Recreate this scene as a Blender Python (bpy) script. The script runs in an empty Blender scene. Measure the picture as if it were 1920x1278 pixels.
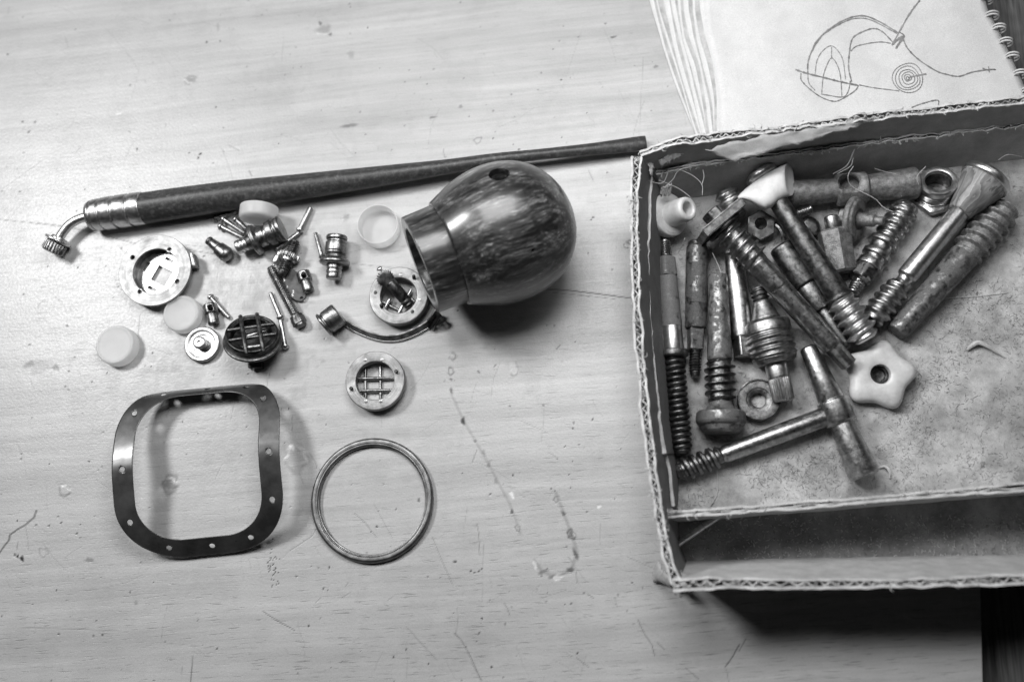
import bpy, bmesh, math, random
import numpy as np
from mathutils import Vector, Matrix, noise as mnoise

random.seed(7)
rng = np.random.default_rng(7)
PI = math.pi
S = bpy.context.scene
COL = S.collection

# ---------------------------------------------------------------- camera geometry
U = 0.00025                                   # metres per working unit (one photo pixel on the table)
F = 1867.0
CX, CY = 960.0, 639.0
NAD = (1120.0, 1080.0)                        # where the plumb line under the lens meets the table
_g = np.array([NAD[0] - CX, NAD[1] - CY, F])
H = float(np.linalg.norm(_g))
g = _g / H
Zc = -g
Xc = np.array([1.0, 0, 0]) - np.dot([1.0, 0, 0], g) * g
Xc /= np.linalg.norm(Xc)
Yc = np.cross(Zc, Xc)


def P(u, v, z=0.0):
    r = np.array([u - CX, v - CY, F])
    p = r * ((H - z) / np.dot(g, r))
    return Vector((np.dot(Xc, p), np.dot(Yc, p), H + np.dot(Zc, p)))


def K(u, v, z=0.0):
    r = np.array([u - CX, v - CY, F])
    return (H - z) / np.dot(g, r)


def proj(w):
    w = np.asarray(w, float)
    p = w[..., 0:1] * Xc + w[..., 1:2] * Yc + (w[..., 2:3] - H) * Zc
    return np.stack([CX + F * p[..., 0] / p[..., 2], CY + F * p[..., 1] / p[..., 2]], -1)


cd = bpy.data.cameras.new("camera")
cam = bpy.data.objects.new("camera", cd)
COL.objects.link(cam)
M3 = Matrix((Xc, Yc, Zc)) @ Matrix(((1, 0, 0), (0, -1, 0), (0, 0, -1)))
cam.matrix_world = Matrix.Translation((0, 0, H * U)) @ M3.to_4x4()
cd.sensor_width = 36.0
cd.lens = F / 1920 * 36
cd.clip_start = 0.01
cd.clip_end = 20
cd.dof.use_dof = True
cd.dof.focus_distance = 0.489
cd.dof.aperture_fstop = 3.9
S.camera = cam

# ---------------------------------------------------------------- light
wd = bpy.data.worlds.new("World")
S.world = wd
wd.use_nodes = True
wd.node_tree.nodes["Background"].inputs[0].default_value = (1, 1, 1, 1)
wd.node_tree.nodes["Background"].inputs[1].default_value = 0.009


def area(name, pos, target, sx, sy, power, spread=180):
    l = bpy.data.lights.new(name, "AREA")
    l.shape = "RECTANGLE"
    l.size = sx
    l.size_y = sy
    l.energy = power
    l.spread = math.radians(spread)
    o = bpy.data.objects.new(name, l)
    COL.objects.link(o)
    pos = Vector(pos) * U
    tgt = Vector(target) * U
    o.location = pos
    o.rotation_euler = (tgt - pos).to_track_quat("-Z", "Y").to_euler()
    return o


area("desk_lamp", (-2690, 1700, 3100), (-300, 250, 0), 0.22, 0.18, 6.6)
area("overhead_lamp", (-110, 1120, 1560), (200, 150, 0), 0.26, 0.20, 1.55)
area("ceiling_lamp", (2000, 2600, 4000), (200, 300, 0), 0.40, 0.22, 0.8)

vs = S.view_settings
vs.view_transform = "Standard"
vs.look = "None"
vs.exposure = 0.14
vs.gamma = 1.0

# ---------------------------------------------------------------- node helpers


class NT:
    def __init__(self, name):
        self.m = bpy.data.materials.new(name)
        self.m.use_nodes = True
        self.t = self.m.node_tree
        self.b = self.t.nodes["Principled BSDF"]
        self.tc = self.t.nodes.new("ShaderNodeTexCoord")
        oi = self.t.nodes.new("ShaderNodeObjectInfo")
        self.rnd = oi.outputs["Random"]
        mm = self.t.nodes.new("ShaderNodeVectorMath")
        mm.operation = "MULTIPLY_ADD"
        self.t.links.new(self.rnd, mm.inputs[0])
        mm.inputs[1].default_value = (3.1, 5.7, 2.3)
        self.t.links.new(self.tc.outputs["Object"], mm.inputs[2])
        self.oc = mm.outputs[0]
        an = self.t.nodes.new("ShaderNodeAttribute")
        an.attribute_name = "axc"
        self.uv = an.outputs["Vector"]

    def turned(self, f):
        """lathe marks: vary along the axis and with the radius"""
        sp = self.t.nodes.new("ShaderNodeSeparateXYZ")
        self.L(self.uv, sp.inputs[0])
        r = self.math("SQRT", self.math("ADD", self.math("MULTIPLY", sp.outputs[0], sp.outputs[0]), self.math("MULTIPLY", sp.outputs[1], sp.outputs[1])))
        cb = self.t.nodes.new("ShaderNodeCombineXYZ")
        self.L(self.math("MULTIPLY", r, f), cb.inputs[0])
        self.L(self.math("MULTIPLY", sp.outputs[2], f), cb.inputs[1])
        self.L(self.math("MULTIPLY", sp.outputs[0], 90), cb.inputs[2])
        return cb.outputs[0]

    def L(self, a, b):
        self.t.links.new(a, b)

    def put(self, sock, val):
        if hasattr(val, "is_linked") or hasattr(val, "links"):
            self.L(val, sock)
        else:
            sock.default_value = val

    def vec(self, v, scale):
        n = self.t.nodes.new("ShaderNodeVectorMath")
        n.operation = "MULTIPLY"
        self.L(v, n.inputs[0])
        n.inputs[1].default_value = scale
        return n.outputs[0]

    def noise(self, v, scale, detail=4, rough=0.55, dist=0.0):
        n = self.t.nodes.new("ShaderNodeTexNoise")
        self.L(v, n.inputs["Vector"])
        n.inputs["Scale"].default_value = scale
        n.inputs["Detail"].default_value = detail
        n.inputs["Roughness"].default_value = rough
        n.inputs["Distortion"].default_value = dist
        return n.outputs["Fac"]

    def vor(self, v, scale):
        n = self.t.nodes.new("ShaderNodeTexVoronoi")
        self.L(v, n.inputs["Vector"])
        n.inputs["Scale"].default_value = scale
        return n.outputs["Distance"]

    def ramp(self, fac, stops):
        n = self.t.nodes.new("ShaderNodeMapRange")
        if len(stops) == 2:
            self.L(fac, n.inputs[0])
            n.inputs[1].default_value = stops[0][0]
            n.inputs[2].default_value = stops[1][0]
            n.inputs[3].default_value = stops[0][1]
            n.inputs[4].default_value = stops[1][1]
            return n.outputs[0]
        self.t.nodes.remove(n)
        n = self.t.nodes.new("ShaderNodeValToRGB")
        e = n.color_ramp.elements
        while len(e) < len(stops):
            e.new(0.5)
        for i, (p, c) in enumerate(stops):
            e[i].position = p
            e[i].color = (c, c, c, 1)
        self.L(fac, n.inputs[0])
        return n.outputs[0]

    def math(self, op, a, b=0.0, c=None, clamp=False):
        n = self.t.nodes.new("ShaderNodeMath")
        n.operation = op
        n.use_clamp = clamp
        self.put(n.inputs[0], a)
        self.put(n.inputs[1], b)
        if c is not None:
            self.put(n.inputs[2], c)
        return n.outputs[0]

    def mix(self, fac, a, b):
        n = self.t.nodes.new("ShaderNodeMix")
        n.data_type = "FLOAT"
        self.put(n.inputs[0], fac)
        self.put(n.inputs[2], a)
        self.put(n.inputs[3], b)
        return n.outputs[0]

    def bump(self, h, strength, dist):
        n = self.t.nodes.new("ShaderNodeBump")
        n.inputs["Strength"].default_value = strength
        n.inputs["Distance"].default_value = dist
        self.L(h, n.inputs["Height"])
        self.L(n.outputs[0], self.b.inputs["Normal"])

    def col(self, v):
        if isinstance(v, (int, float)):
            self.b.inputs["Base Color"].default_value = (v, v, v, 1)
        else:
            self.L(v, self.b.inputs["Base Color"])

    def set(self, **kw):
        for k, v in kw.items():
            self.put(self.b.inputs[k.replace("_", " ")], v)


def metal(name, dark, light, scale=500, r0=0.25, r1=0.5, bump=0.15, patch=0.0, pcol=0.35, lines=0.0,
          axial=0.0, metallic=1.0, speck=0.0):
    n = NT(name)
    a = n.noise(n.oc, scale, 6, 0.65)
    c = n.ramp(a, [(0.36, dark), (0.64, light)])
    rg = n.ramp(n.noise(n.oc, scale * 1.7, 4), [(0.3, r0), (0.7, r1)])
    hgt = n.noise(n.oc, scale * 5, 3)
    if lines:
        l = n.noise(n.turned(6000), 1.0, 3, 0.6)
        c = n.math("MULTIPLY", c, n.ramp(l, [(0.3, 1 - lines), (0.7, 1 + lines * 0.4)]))
        hgt = n.math("ADD", hgt, n.math("MULTIPLY", l, 0.8))
    if axial:
        l = n.noise(n.vec(n.uv, (1500, 1500, 60)), 1.0, 3, 0.6)
        c = n.math("MULTIPLY", c, n.ramp(l, [(0.3, 1 - axial), (0.7, 1 + axial * 0.4)]))
    mt = metallic
    if patch:
        pm = n.ramp(n.noise(n.oc, scale * 0.7, 8, 0.72, 0.6), [(0.56 - patch * 0.16, 0.0), (0.60 - patch * 0.13, 1.0)])
        grain = n.ramp(n.noise(n.oc, scale * 9, 2), [(0.3, pcol * 0.55), (0.7, pcol * 1.35)])
        c = n.mix(pm, c, grain)
        rg = n.mix(pm, rg, 0.75)
        mt = n.mix(pm, metallic, 0.25)
        hgt = n.math("ADD", hgt, n.math("MULTIPLY", pm, 0.2))
    if speck:
        sp = n.ramp(n.noise(n.oc, scale * 8, 2), [(0.60, 0.0), (0.70, 1.0)])
        c = n.mix(n.math("MULTIPLY", sp, speck), c, 0.75)
    # dark pits and scratches everywhere
    pit = n.ramp(n.noise(n.oc, scale * 3.3, 5, 0.7), [(0.64, 0.0), (0.70, 1.0)])
    c = n.mix(n.math("MULTIPLY", pit, 0.3), c, dark * 0.5)
    n.col(c)
    n.set(Metallic=mt, Roughness=rg)
    n.bump(hgt, bump, 0.0004)
    return n.m


M = {}
M["steel"] = metal("worn_steel", 0.24, 0.54, 380, 0.26, 0.44, 0.12, lines=0.30)
M["bright"] = metal("polished_steel", 0.52, 0.74, 420, 0.28, 0.42, 0.06, lines=0.22)
M["dark"] = metal("dark_patina", 0.06, 0.24, 350, 0.30, 0.55, 0.2, lines=0.3)
M["plate"] = metal("dull_plate", 0.06, 0.12, 350, 0.6, 0.75, 0.15, metallic=0.0)
M["black"] = metal("black_metal", 0.025, 0.10, 350, 0.32, 0.55, 0.2)
M["mottle"] = metal("mottled_steel", 0.06, 0.26, 300, 0.28, 0.46, 0.12, patch=0.25, pcol=0.13)
M["corroded"] = metal("corroded_steel", 0.06, 0.34, 360, 0.34, 0.55, 0.35, patch=1.3, pcol=0.20)
M["cast"] = metal("cast_metal", 0.09, 0.28, 330, 0.36, 0.54, 0.45, speck=0.28)
M["rough"] = metal("rough_cast_metal", 0.12, 0.30, 380, 0.44, 0.62, 0.8, speck=0.35, metallic=0.6)
M["worn"] = metal("worn_mottled_steel", 0.05, 0.26, 300, 0.30, 0.50, 0.12, patch=0.6, pcol=0.13, metallic=0.85)
M["brass"] = metal("aged_brass", 0.16, 0.44, 420, 0.28, 0.46, 0.15, lines=0.35)
M["ringmetal"] = metal("turned_ring_metal", 0.20, 0.42, 130, 0.42, 0.6, 0.2, lines=0.6, metallic=0.75)
M["facering"] = metal("faced_flange_metal", 0.27, 0.46, 130, 0.40, 0.56, 0.2, lines=0.45, metallic=0.7)
M["gasket"] = metal("sheet_metal_gasket", 0.045, 0.105, 60, 0.24, 0.38, 0.03, metallic=0.55)
M["ring"] = metal("turned_band_metal", 0.17, 0.34, 160, 0.38, 0.52, 0.08, lines=0.6)
M["chrome"] = metal("bright_wire", 0.5, 0.75, 300, 0.12, 0.25, 0.03)


def plastic(name, c, rough=0.4, sss=0.25):
    n = NT(name)
    pc = n.ramp(n.noise(n.oc, 260, 5), [(0.3, c * 0.88), (0.7, c * 1.04)])
    pc = n.math("MULTIPLY", pc, n.ramp(n.noise(n.oc, 70, 6, 0.7), [(0.34, 0.74), (0.56, 1.0)]))
    sp = n.ramp(n.noise(n.oc, 1500, 3, 0.6), [(0.68, 0.0), (0.74, 0.45)])
    pc = n.math("MULTIPLY", pc, n.math("SUBTRACT", 1.0, sp))
    n.col(pc)
    n.set(Roughness=n.ramp(n.noise(n.oc, 300, 4), [(0.3, rough - 0.08), (0.7, rough + 0.12)]))
    n.set(**{"Subsurface Weight": sss, "Subsurface Radius": (0.004, 0.004, 0.004), "Subsurface Scale": 0.5})
    n.bump(n.noise(n.oc, 1500, 3), 0.12, 0.0003)
    return n.m


M["white"] = plastic("white_plastic", 0.70)
M["ivory"] = plastic("ivory_plastic", 0.64, 0.38)


def translucent(name, c, clear):
    n = NT(name)
    t = n.t
    tr = t.nodes.new("ShaderNodeBsdfTranslucent")
    tr.inputs[0].default_value = (c, c, c, 1)
    tp = t.nodes.new("ShaderNodeBsdfTransparent")
    n.col(n.ramp(n.noise(n.vec(n.oc, (1, 1, 1)), 160, 4), [(0.3, c * 0.85), (0.7, c)]))
    n.set(Roughness=0.35)
    m1 = t.nodes.new("ShaderNodeMixShader")
    m1.inputs[0].default_value = 0.58
    n.L(n.b.outputs[0], m1.inputs[1])
    n.L(tr.outputs[0], m1.inputs[2])
    m2 = t.nodes.new("ShaderNodeMixShader")
    m2.inputs[0].default_value = clear
    n.L(m1.outputs[0], m2.inputs[1])
    n.L(tp.outputs[0], m2.inputs[2])
    n.L(m2.outputs[0], t.nodes["Material Output"].inputs[0])
    n.bump(n.noise(n.oc, 700, 3), 0.15, 0.0003)
    return n.m


M["cap"] = translucent("frosted_cap_plastic", 0.93, 0.12)
M["capclear"] = translucent("clear_cap_plastic", 0.92, 0.34)


def burl(name):
    n = NT(name)
    warp = n.t.nodes.new("ShaderNodeTexNoise")
    n.L(n.uv, warp.inputs["Vector"])
    warp.inputs["Scale"].default_value = 42
    warp.inputs["Detail"].default_value = 3
    uvw = n.t.nodes.new("ShaderNodeVectorMath")
    uvw.operation = "MULTIPLY_ADD"
    n.L(warp.outputs["Color"], uvw.inputs[0])
    uvw.inputs[1].default_value = (0.0055, 0.0055, 0.004)
    n.L(n.uv, uvw.inputs[2])
    w = uvw.outputs[0]
    big = n.noise(n.vec(w, (190, 190, 30)), 1.0, 5, 0.62, 0.35)
    fine = n.noise(n.vec(w, (760, 760, 90)), 1.0, 6, 0.72, 0.4)
    hair = n.noise(n.vec(w, (2600, 2600, 240)), 1.0, 3, 0.6)
    fleck = n.ramp(n.noise(n.vec(w, (900, 900, 170)), 1.0, 3, 0.6), [(0.56, 0.0), (0.70, 1.0)])
    v = n.math("ADD", n.math("MULTIPLY", big, 0.60), n.math("MULTIPLY", fine, 0.40))
    c = n.ramp(v, [(0.40, 0.008), (0.48, 0.024), (0.54, 0.060), (0.60, 0.16), (0.69, 0.32)])
    c = n.math("MULTIPLY", c, n.ramp(hair, [(0.3, 0.6), (0.7, 1.25)]))
    c = n.math("ADD", c, n.math("MULTIPLY", n.math("MULTIPLY", fleck, n.ramp(big, [(0.42, 0.0), (0.55, 1.0)])), 0.16))
    n.col(c)
    n.set(Roughness=n.ramp(fine, [(0.3, 0.32), (0.7, 0.44)]))
    n.set(**{"Coat Weight": 0.6, "Coat Roughness": 0.17})
    n.bump(hair, 0.06, 0.0003)
    return n.m


M["burl"] = burl("burl_wood")


def ebony(name, c=0.028):
    n = NT(name)
    sc = n.noise(n.vec(n.oc, (1, 1, 1)), 900, 5, 0.7)
    scr = n.noise(n.vec(n.uv, (900, 900, 140)), 1.0, 4, 0.7, 1.0)
    dust = n.ramp(n.noise(n.oc, 420, 6, 0.75), [(0.48, 0.0), (0.78, 0.10)])
    v = n.math("ADD", n.ramp(sc, [(0.3, c * 0.6), (0.7, c * 1.6)]), dust)
    v = n.math("ADD", v, n.ramp(scr, [(0.66, 0.0), (0.78, 0.14)]))
    n.col(v)
    n.set(Roughness=n.ramp(sc, [(0.3, 0.38), (0.7, 0.52)]))
    n.bump(scr, 0.15, 0.0003)
    return n.m


M["ebony"] = ebony("dark_stem")


def wood_cone(name):
    n = NT(name)
    warp = n.noise(n.vec(n.uv, (70, 70, 22)), 1.0, 3)
    d = n.math("ADD", n.math("MULTIPLY", warp, 6.0), n.math("MULTIPLY", n.noise(n.vec(n.uv, (160, 160, 30)), 1.0, 4), 5.0))
    w = n.math("FRACT", d)
    c = n.ramp(w, [(0.0, 0.10), (0.5, 0.17), (0.9, 0.26), (1.0, 0.09)])
    n.col(c)
    n.set(Roughness=0.42)
    return n.m


M["cone"] = wood_cone("grained_wood")


def card(name, base, mott=0.2, spec=0.0, dusty=False):
    n = NT(name)
    a = n.noise(n.oc, 120, 6, 0.65)
    f = n.noise(n.oc, 2300, 3, 0.6)
    f2 = n.noise(n.oc, 900, 5, 0.75, 1.2)
    c = n.ramp(a, [(0.3, base * (1 - mott)), (0.7, base * (1 + mott))])
    c = n.math("MULTIPLY", c, n.ramp(f, [(0.3, 0.84), (0.7, 1.14)]))
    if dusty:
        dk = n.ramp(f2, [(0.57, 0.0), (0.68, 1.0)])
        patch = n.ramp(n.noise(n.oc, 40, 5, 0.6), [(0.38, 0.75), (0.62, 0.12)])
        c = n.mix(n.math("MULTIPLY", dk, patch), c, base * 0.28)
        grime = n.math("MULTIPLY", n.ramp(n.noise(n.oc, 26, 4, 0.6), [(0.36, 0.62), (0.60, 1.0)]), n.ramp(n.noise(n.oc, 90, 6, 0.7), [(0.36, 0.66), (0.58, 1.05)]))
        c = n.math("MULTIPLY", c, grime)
    n.col(c)
    n.set(Roughness=0.85)
    n.bump(n.math("ADD", f, f2), 0.35, 0.0005)
    return n.m


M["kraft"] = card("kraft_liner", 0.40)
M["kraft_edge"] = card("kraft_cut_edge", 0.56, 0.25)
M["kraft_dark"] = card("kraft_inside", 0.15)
M["shaded_card"] = card("shaded_dusty_cardboard", 0.30, 0.15, dusty=True)  # dusty floor card darkened: front compartment's shade put into the colour
M["floorcard"] = card("dusty_cardboard", 0.50, 0.12, dusty=True)
M["paper"] = card("sketch_paper", 0.66, 0.06)
M["grey_paper"] = card("grey_page", 0.44, 0.3)  # darker tone for every other leaf, so the fanned edges show
M["pencil"] = card("pencil_line", 0.22, 0.5)
M["fibre_dark"] = card("dark_fibre", 0.15)
M["fibre_pale"] = card("pale_fibre", 0.55)
M["chip"] = card("wood_chip", 0.40, 0.4)


def table_mat():
    n = NT("beech_tabletop")
    oc = n.tc.outputs["Object"]
    at = n.t.nodes.new("ShaderNodeAttribute")
    at.attribute_name = "stain"
    sep = n.t.nodes.new("ShaderNodeSeparateColor")
    n.L(at.outputs["Color"], sep.inputs[0])
    rot = n.t.nodes.new("ShaderNodeMapping")
    rot.inputs["Rotation"].default_value = (0, 0, math.radians(-4))
    wob = n.t.nodes.new("ShaderNodeVectorMath")
    wob.operation = "MULTIPLY_ADD"
    n.L(n.noise(n.vec(oc, (4, 9, 1)), 1.0, 2), wob.inputs[0])
    wob.inputs[1].default_value = (0, 0.014, 0)
    n.L(oc, wob.inputs[2])
    n.L(wob.outputs[0], rot.inputs[0])
    v = rot.outputs[0]
    sy = n.t.nodes.new("ShaderNodeSeparateXYZ")
    n.L(oc, sy.inputs[0])
    wear = n.math("ADD", sy.outputs[1], n.ramp(n.noise(oc, 9, 3), [(0.3, -0.05), (0.7, 0.05)]))
    pepper = n.ramp(n.noise(oc, 1300, 4, 0.7), [(0.55, 0.0), (0.70, 1.0)])
    broad = n.noise(n.vec(v, (5, 95, 1)), 1.0, 4, 0.55, 0.3)
    med = n.noise(n.vec(v, (16, 420, 1)), 1.0, 4, 0.6)
    pore = n.noise(n.vec(v, (95, 1350, 1)), 1.0, 2, 0.5)
    micro = n.noise(oc, 2600, 3, 0.6)
    blot = n.noise(oc, 22, 5, 0.6)
    c = n.ramp(broad, [(0.32, 0.395), (0.68, 0.49)])
    c = n.math("MULTIPLY", c, n.ramp(med, [(0.3, 0.90), (0.7, 1.06)]))
    c = n.math("MULTIPLY", c, n.ramp(micro, [(0.3, 0.88), (0.7, 1.09)]))
    c = n.math("MULTIPLY", c, n.math("SUBTRACT", 1.0, n.math("MULTIPLY", pepper, 0.22)))
    c = n.math("MULTIPLY", c, n.ramp(blot, [(0.3, 0.94), (0.7, 1.05)]))
    pm = n.math("MULTIPLY", n.math("MULTIPLY", n.ramp(pore, [(0.60, 0.0), (0.68, 1.0)]), n.ramp(wear, [(-0.02, 1.0), (0.13, 0.35)])), 0.36)
    c = n.math("MULTIPLY", c, n.math("SUBTRACT", 1.0, pm))
    c = n.math("MULTIPLY", c, n.math("SUBTRACT", 1.0, sep.outputs[0], clamp=True))
    c = n.math("ADD", c, n.math("MULTIPLY", sep.outputs[1], 0.28))
    n.col(c)
    peel = n.noise(oc, 750, 3, 0.6)
    n.set(Roughness=n.math("ADD", n.ramp(peel, [(0.3, 0.31), (0.7, 0.42)]), n.math("MULTIPLY", sep.outputs[0], 0.15)))
    n.set(**{"Specular IOR Level": 0.6})
    h = n.math("ADD", n.math("MULTIPLY", peel, 0.8), n.math("MULTIPLY", sep.outputs[0], -1.6))
    h = n.math("ADD", h, n.math("MULTIPLY", pm, -1.0))
    h = n.math("ADD", h, n.math("MULTIPLY", sep.outputs[2], 2.2))
    n.bump(h, 0.30, 0.0004)
    return n.m


M["table"] = table_mat()


def bench_mat():
    n = NT("dark_bench_wood")
    a = n.noise(n.vec(n.oc, (700, 30, 1)), 1.0, 5, 0.65)
    n.col(n.ramp(a, [(0.3, 0.025), (0.7, 0.15)]))
    n.set(Roughness=0.6)
    return n.m


M["bench"] = bench_mat()

# ---------------------------------------------------------------- object helpers
ORG = {}
AXES = {}


def thing(name, label, cat, p, group=None):
    o = bpy.data.objects.new(name, None)
    o.empty_display_size = 0.01
    COL.objects.link(o)
    o.location = Vector(p) * U
    ORG[o] = Vector(p) * U
    o["label"] = label
    o["category"] = cat
    if group:
        o["group"] = group
    return o


def mesh(name, verts, faces, mat, parent=None, angle=38, uv=None, smooth=True, kind=None):
    me = bpy.data.meshes.new(name)
    v = np.asarray(verts, float) * U
    org = ORG.get(parent, Vector((0, 0, 0)))
    v = v - np.array(org)
    me.from_pydata(v.tolist(), [], faces)
    at = me.attributes.new("axc", "FLOAT_VECTOR", "POINT")
    at.data.foreach_set("vector", np.asarray(v if uv is None else uv, np.float32).ravel())
    if smooth:
        me.polygons.foreach_set("use_smooth", [True] * len(me.polygons))
        me.update()
        try:
            me.set_sharp_from_angle(angle=math.radians(angle))
        except Exception:
            pass
    me.materials.append(mat)
    o = bpy.data.objects.new(name, me)
    COL.objects.link(o)
    if parent is not None:
        o.parent = parent
    ORG[o] = org
    if kind:
        o["kind"] = kind
    return o


def soft(rows, c=1.0):
    out = []
    n = len(rows)
    for i, (s, r) in enumerate(rows):
        if i in (0, n - 1) or callable(r) or callable(rows[i - 1][1]) or callable(rows[i + 1][1]):
            out.append((s, r))
            continue
        a = Vector((rows[i - 1][0] - s, rows[i - 1][1] - r))
        b = Vector((rows[i + 1][0] - s, rows[i + 1][1] - r))
        if a.length < 1e-6 or b.length < 1e-6:
            out.append((s, r))
            continue
        if a.angle(b) > math.radians(160):
            out.append((s, r))
            continue
        ca = min(c, a.length * 0.35)
        cb = min(c, b.length * 0.35)
        pa = Vector((s, r)) + a.normalized() * ca
        pb = Vector((s, r)) + b.normalized() * cb
        pm = (pa + pb) * 0.32 + Vector((s, r)) * 0.36
        out += [tuple(pa), tuple(pm), tuple(pb)]
    return out


def poly(n, ap, lim=1.2, spin=0.0):
    def f(th):
        a = np.mod(th + spin + PI / n, 2 * PI / n) - PI / n
        return np.minimum(ap / np.cos(a), ap * lim)
    return f


def spline_r(n, r, amp, sharp=1.0):
    def f(th):
        return r + amp * np.sign(np.cos(n * th)) * np.abs(np.cos(n * th)) ** sharp
    return f


SHAPES = {
    "v": lambda x: 1 - np.abs(2 * x - 1),
    "round": lambda x: (0.5 - 0.5 * np.cos(2 * PI * x)),
    "coil": lambda x: np.sqrt(np.maximum(0, 1 - (2 * x - 1) ** 2)),
    "flat": lambda x: np.clip((1 - np.abs(2 * x - 1)) * 2.6 - 0.7, 0, 1),
    "fin": lambda x: np.clip((1 - np.abs(2 * x - 1)) * 3.4 - 1.7, 0, 1),
}


def thread(s0, s1, core, crest, pitch, kind="round", core2=None, crest2=None, per=12, lead=0.7):
    n = max(6, int((s1 - s0) / pitch * per))
    sh = SHAPES[kind]
    core2 = core if core2 is None else core2
    crest2 = crest if crest2 is None else crest2
    rows = []
    for i in range(n + 1):
        t = i / n
        s = s0 + (s1 - s0) * t
        co = core + (core2 - core) * t
        cr = crest + (crest2 - crest) * t
        fade = min(1, (s - s0) / (pitch * lead) + 0.02, (s1 - s) / (pitch * lead) + 0.02)

        def f(th, s=s, co=co, cr=cr, fade=fade):
            return co + (cr - co) * fade * sh(np.mod(s / pitch - th / (2 * PI), 1.0))
        rows.append((s, f))
    return rows


class Axis:
    """an axis between two photo points at given heights; s and r then count photo pixels"""

    def __init__(self, a, b, zs=None):
        if isinstance(a, Vector):
            self.A, self.d, self.ks, self.kr = a, (b).normalized(), zs or 1.0, zs or 1.0
        else:
            self.A = P(*a)
            B = P(*b)
            px = math.hypot(a[0] - b[0], a[1] - b[1])
            self.d = (B - self.A).normalized()
            self.ks = (B - self.A).length / px
            self.kr = (K(*a) + K(*b)) / 2
        up = Vector((0, 0, 1))
        if abs(self.d.dot(up)) > 0.98:
            up = Vector((0, 1, 0))
        self.e1 = (up - self.d * up.dot(self.d)).normalized()
        self.e2 = self.d.cross(self.e1)

    def pt(self, s, r=0.0, th=0.0):
        return self.A + self.d * (s * self.ks) + (self.e1 * math.cos(th) + self.e2 * math.sin(th)) * (r * self.kr)


def lathe(name, ax, rows, mat, parent, seg=40, closed=False, caps=(True, True), spin=0.0, c=1.0, angle=38,
          wob=0.0, squash=None):
    rows = soft(rows, c) if c else rows
    th = np.linspace(0, 2 * PI, seg, endpoint=False)
    A, d, e1, e2 = (np.array(x) for x in (ax.A, ax.d, ax.e1, ax.e2))
    V, UVs = [], []
    rr = 20.0
    for s, r in rows:
        R = r(th + spin) if callable(r) else np.full(seg, float(r))
        if wob:
            R = R * (1 + wob * np.array([mnoise.noise(Vector((math.cos(t) * 1.5, math.sin(t) * 1.5, s * 0.06 + A[0] * 0.1))) for t in th]))
        R = R * ax.kr
        R2 = R * (squash if squash else 1.0)
        V.append(A + d * (s * ax.ks) + np.outer(R2 * np.cos(th), e1) + np.outer(R * np.sin(th), e2))
        UVs.append(np.stack([R * np.cos(th) * U, R * np.sin(th) * U, np.full(seg, s * ax.ks * U)], -1))
    n = len(V)
    V = np.concatenate(V)
    UVs = np.concatenate(UVs)
    faces = []
    for i in range(n - 1 + (1 if closed else 0)):
        a0 = i * seg
        b0 = ((i + 1) % n) * seg
        for j in range(seg):
            k = (j + 1) % seg
            faces.append((a0 + j, a0 + k, b0 + k, b0 + j))
    if not closed:
        if caps[0]:
            faces.append(tuple(range(seg - 1, -1, -1)))
        if caps[1]:
            faces.append(tuple(range((n - 1) * seg, n * seg)))
    o = mesh(name, V, faces, mat, parent, angle, UVs)
    AXES[o] = (A, d, e1, e2)
    return o


def smooth_path(pts, n):
    pts = [Vector(p) for p in pts]
    P_ = [pts[0] * 2 - pts[1]] + pts + [pts[-1] * 2 - pts[-2]]
    out = []
    m = len(pts) - 1
    for i in range(n + 1):
        t = i / n * m
        k = min(int(t), m - 1)
        f = t - k
        a, b, c, d = P_[k], P_[k + 1], P_[k + 2], P_[k + 3]
        out.append(0.5 * ((2 * b) + (c - a) * f + (2 * a - 5 * b + 4 * c - d) * f * f + (3 * b - a - 3 * c + d) * f ** 3))
    return out


def tube_data(path, radii, seg=10, flat=None, cap=True, base=0):
    n = len(path)
    V, Fc, UVs = [], [], []
    up = Vector((0, 0, 1))
    L = 0
    prev = None
    for i, p in enumerate(path):
        t = (path[min(i + 1, n - 1)] - path[max(i - 1, 0)]).normalized()
        if prev is None:
            e1 = up - t * up.dot(t)
            if e1.length < 0.05:
                e1 = Vector((0, 1, 0)) - t * t.y
            e1.normalize()
        else:
            e1 = (prev - t * prev.dot(t)).normalized()
        prev = e1
        e2 = t.cross(e1)
        r = radii[i] if hasattr(radii, "__len__") else radii
        fz = flat[i] if flat is not None else 1.0
        if i:
            L += (p - path[i - 1]).length
        for j in range(seg):
            a = 2 * PI * j / seg
            V.append(p + e1 * (math.cos(a) * r * fz) + e2 * (math.sin(a) * r))
            UVs.append((math.cos(a) * r * U, math.sin(a) * r * U, L * U))
    for i in range(n - 1):
        for j in range(seg):
            k = (j + 1) % seg
            Fc.append((base + i * seg + j, base + i * seg + k, base + (i + 1) * seg + k, base + (i + 1) * seg + j))
    if cap:
        Fc.append(tuple(base + j for j in range(seg - 1, -1, -1)))
        Fc.append(tuple(base + (n - 1) * seg + j for j in range(seg)))
    return V, Fc, UVs


def tube(name, path, radii, mat, parent, seg=14, flat=None, kind=None):
    V, Fc, uv = tube_data(path, radii, seg, flat)
    return mesh(name, V, Fc, mat, parent, 50, uv, kind=kind)


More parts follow.
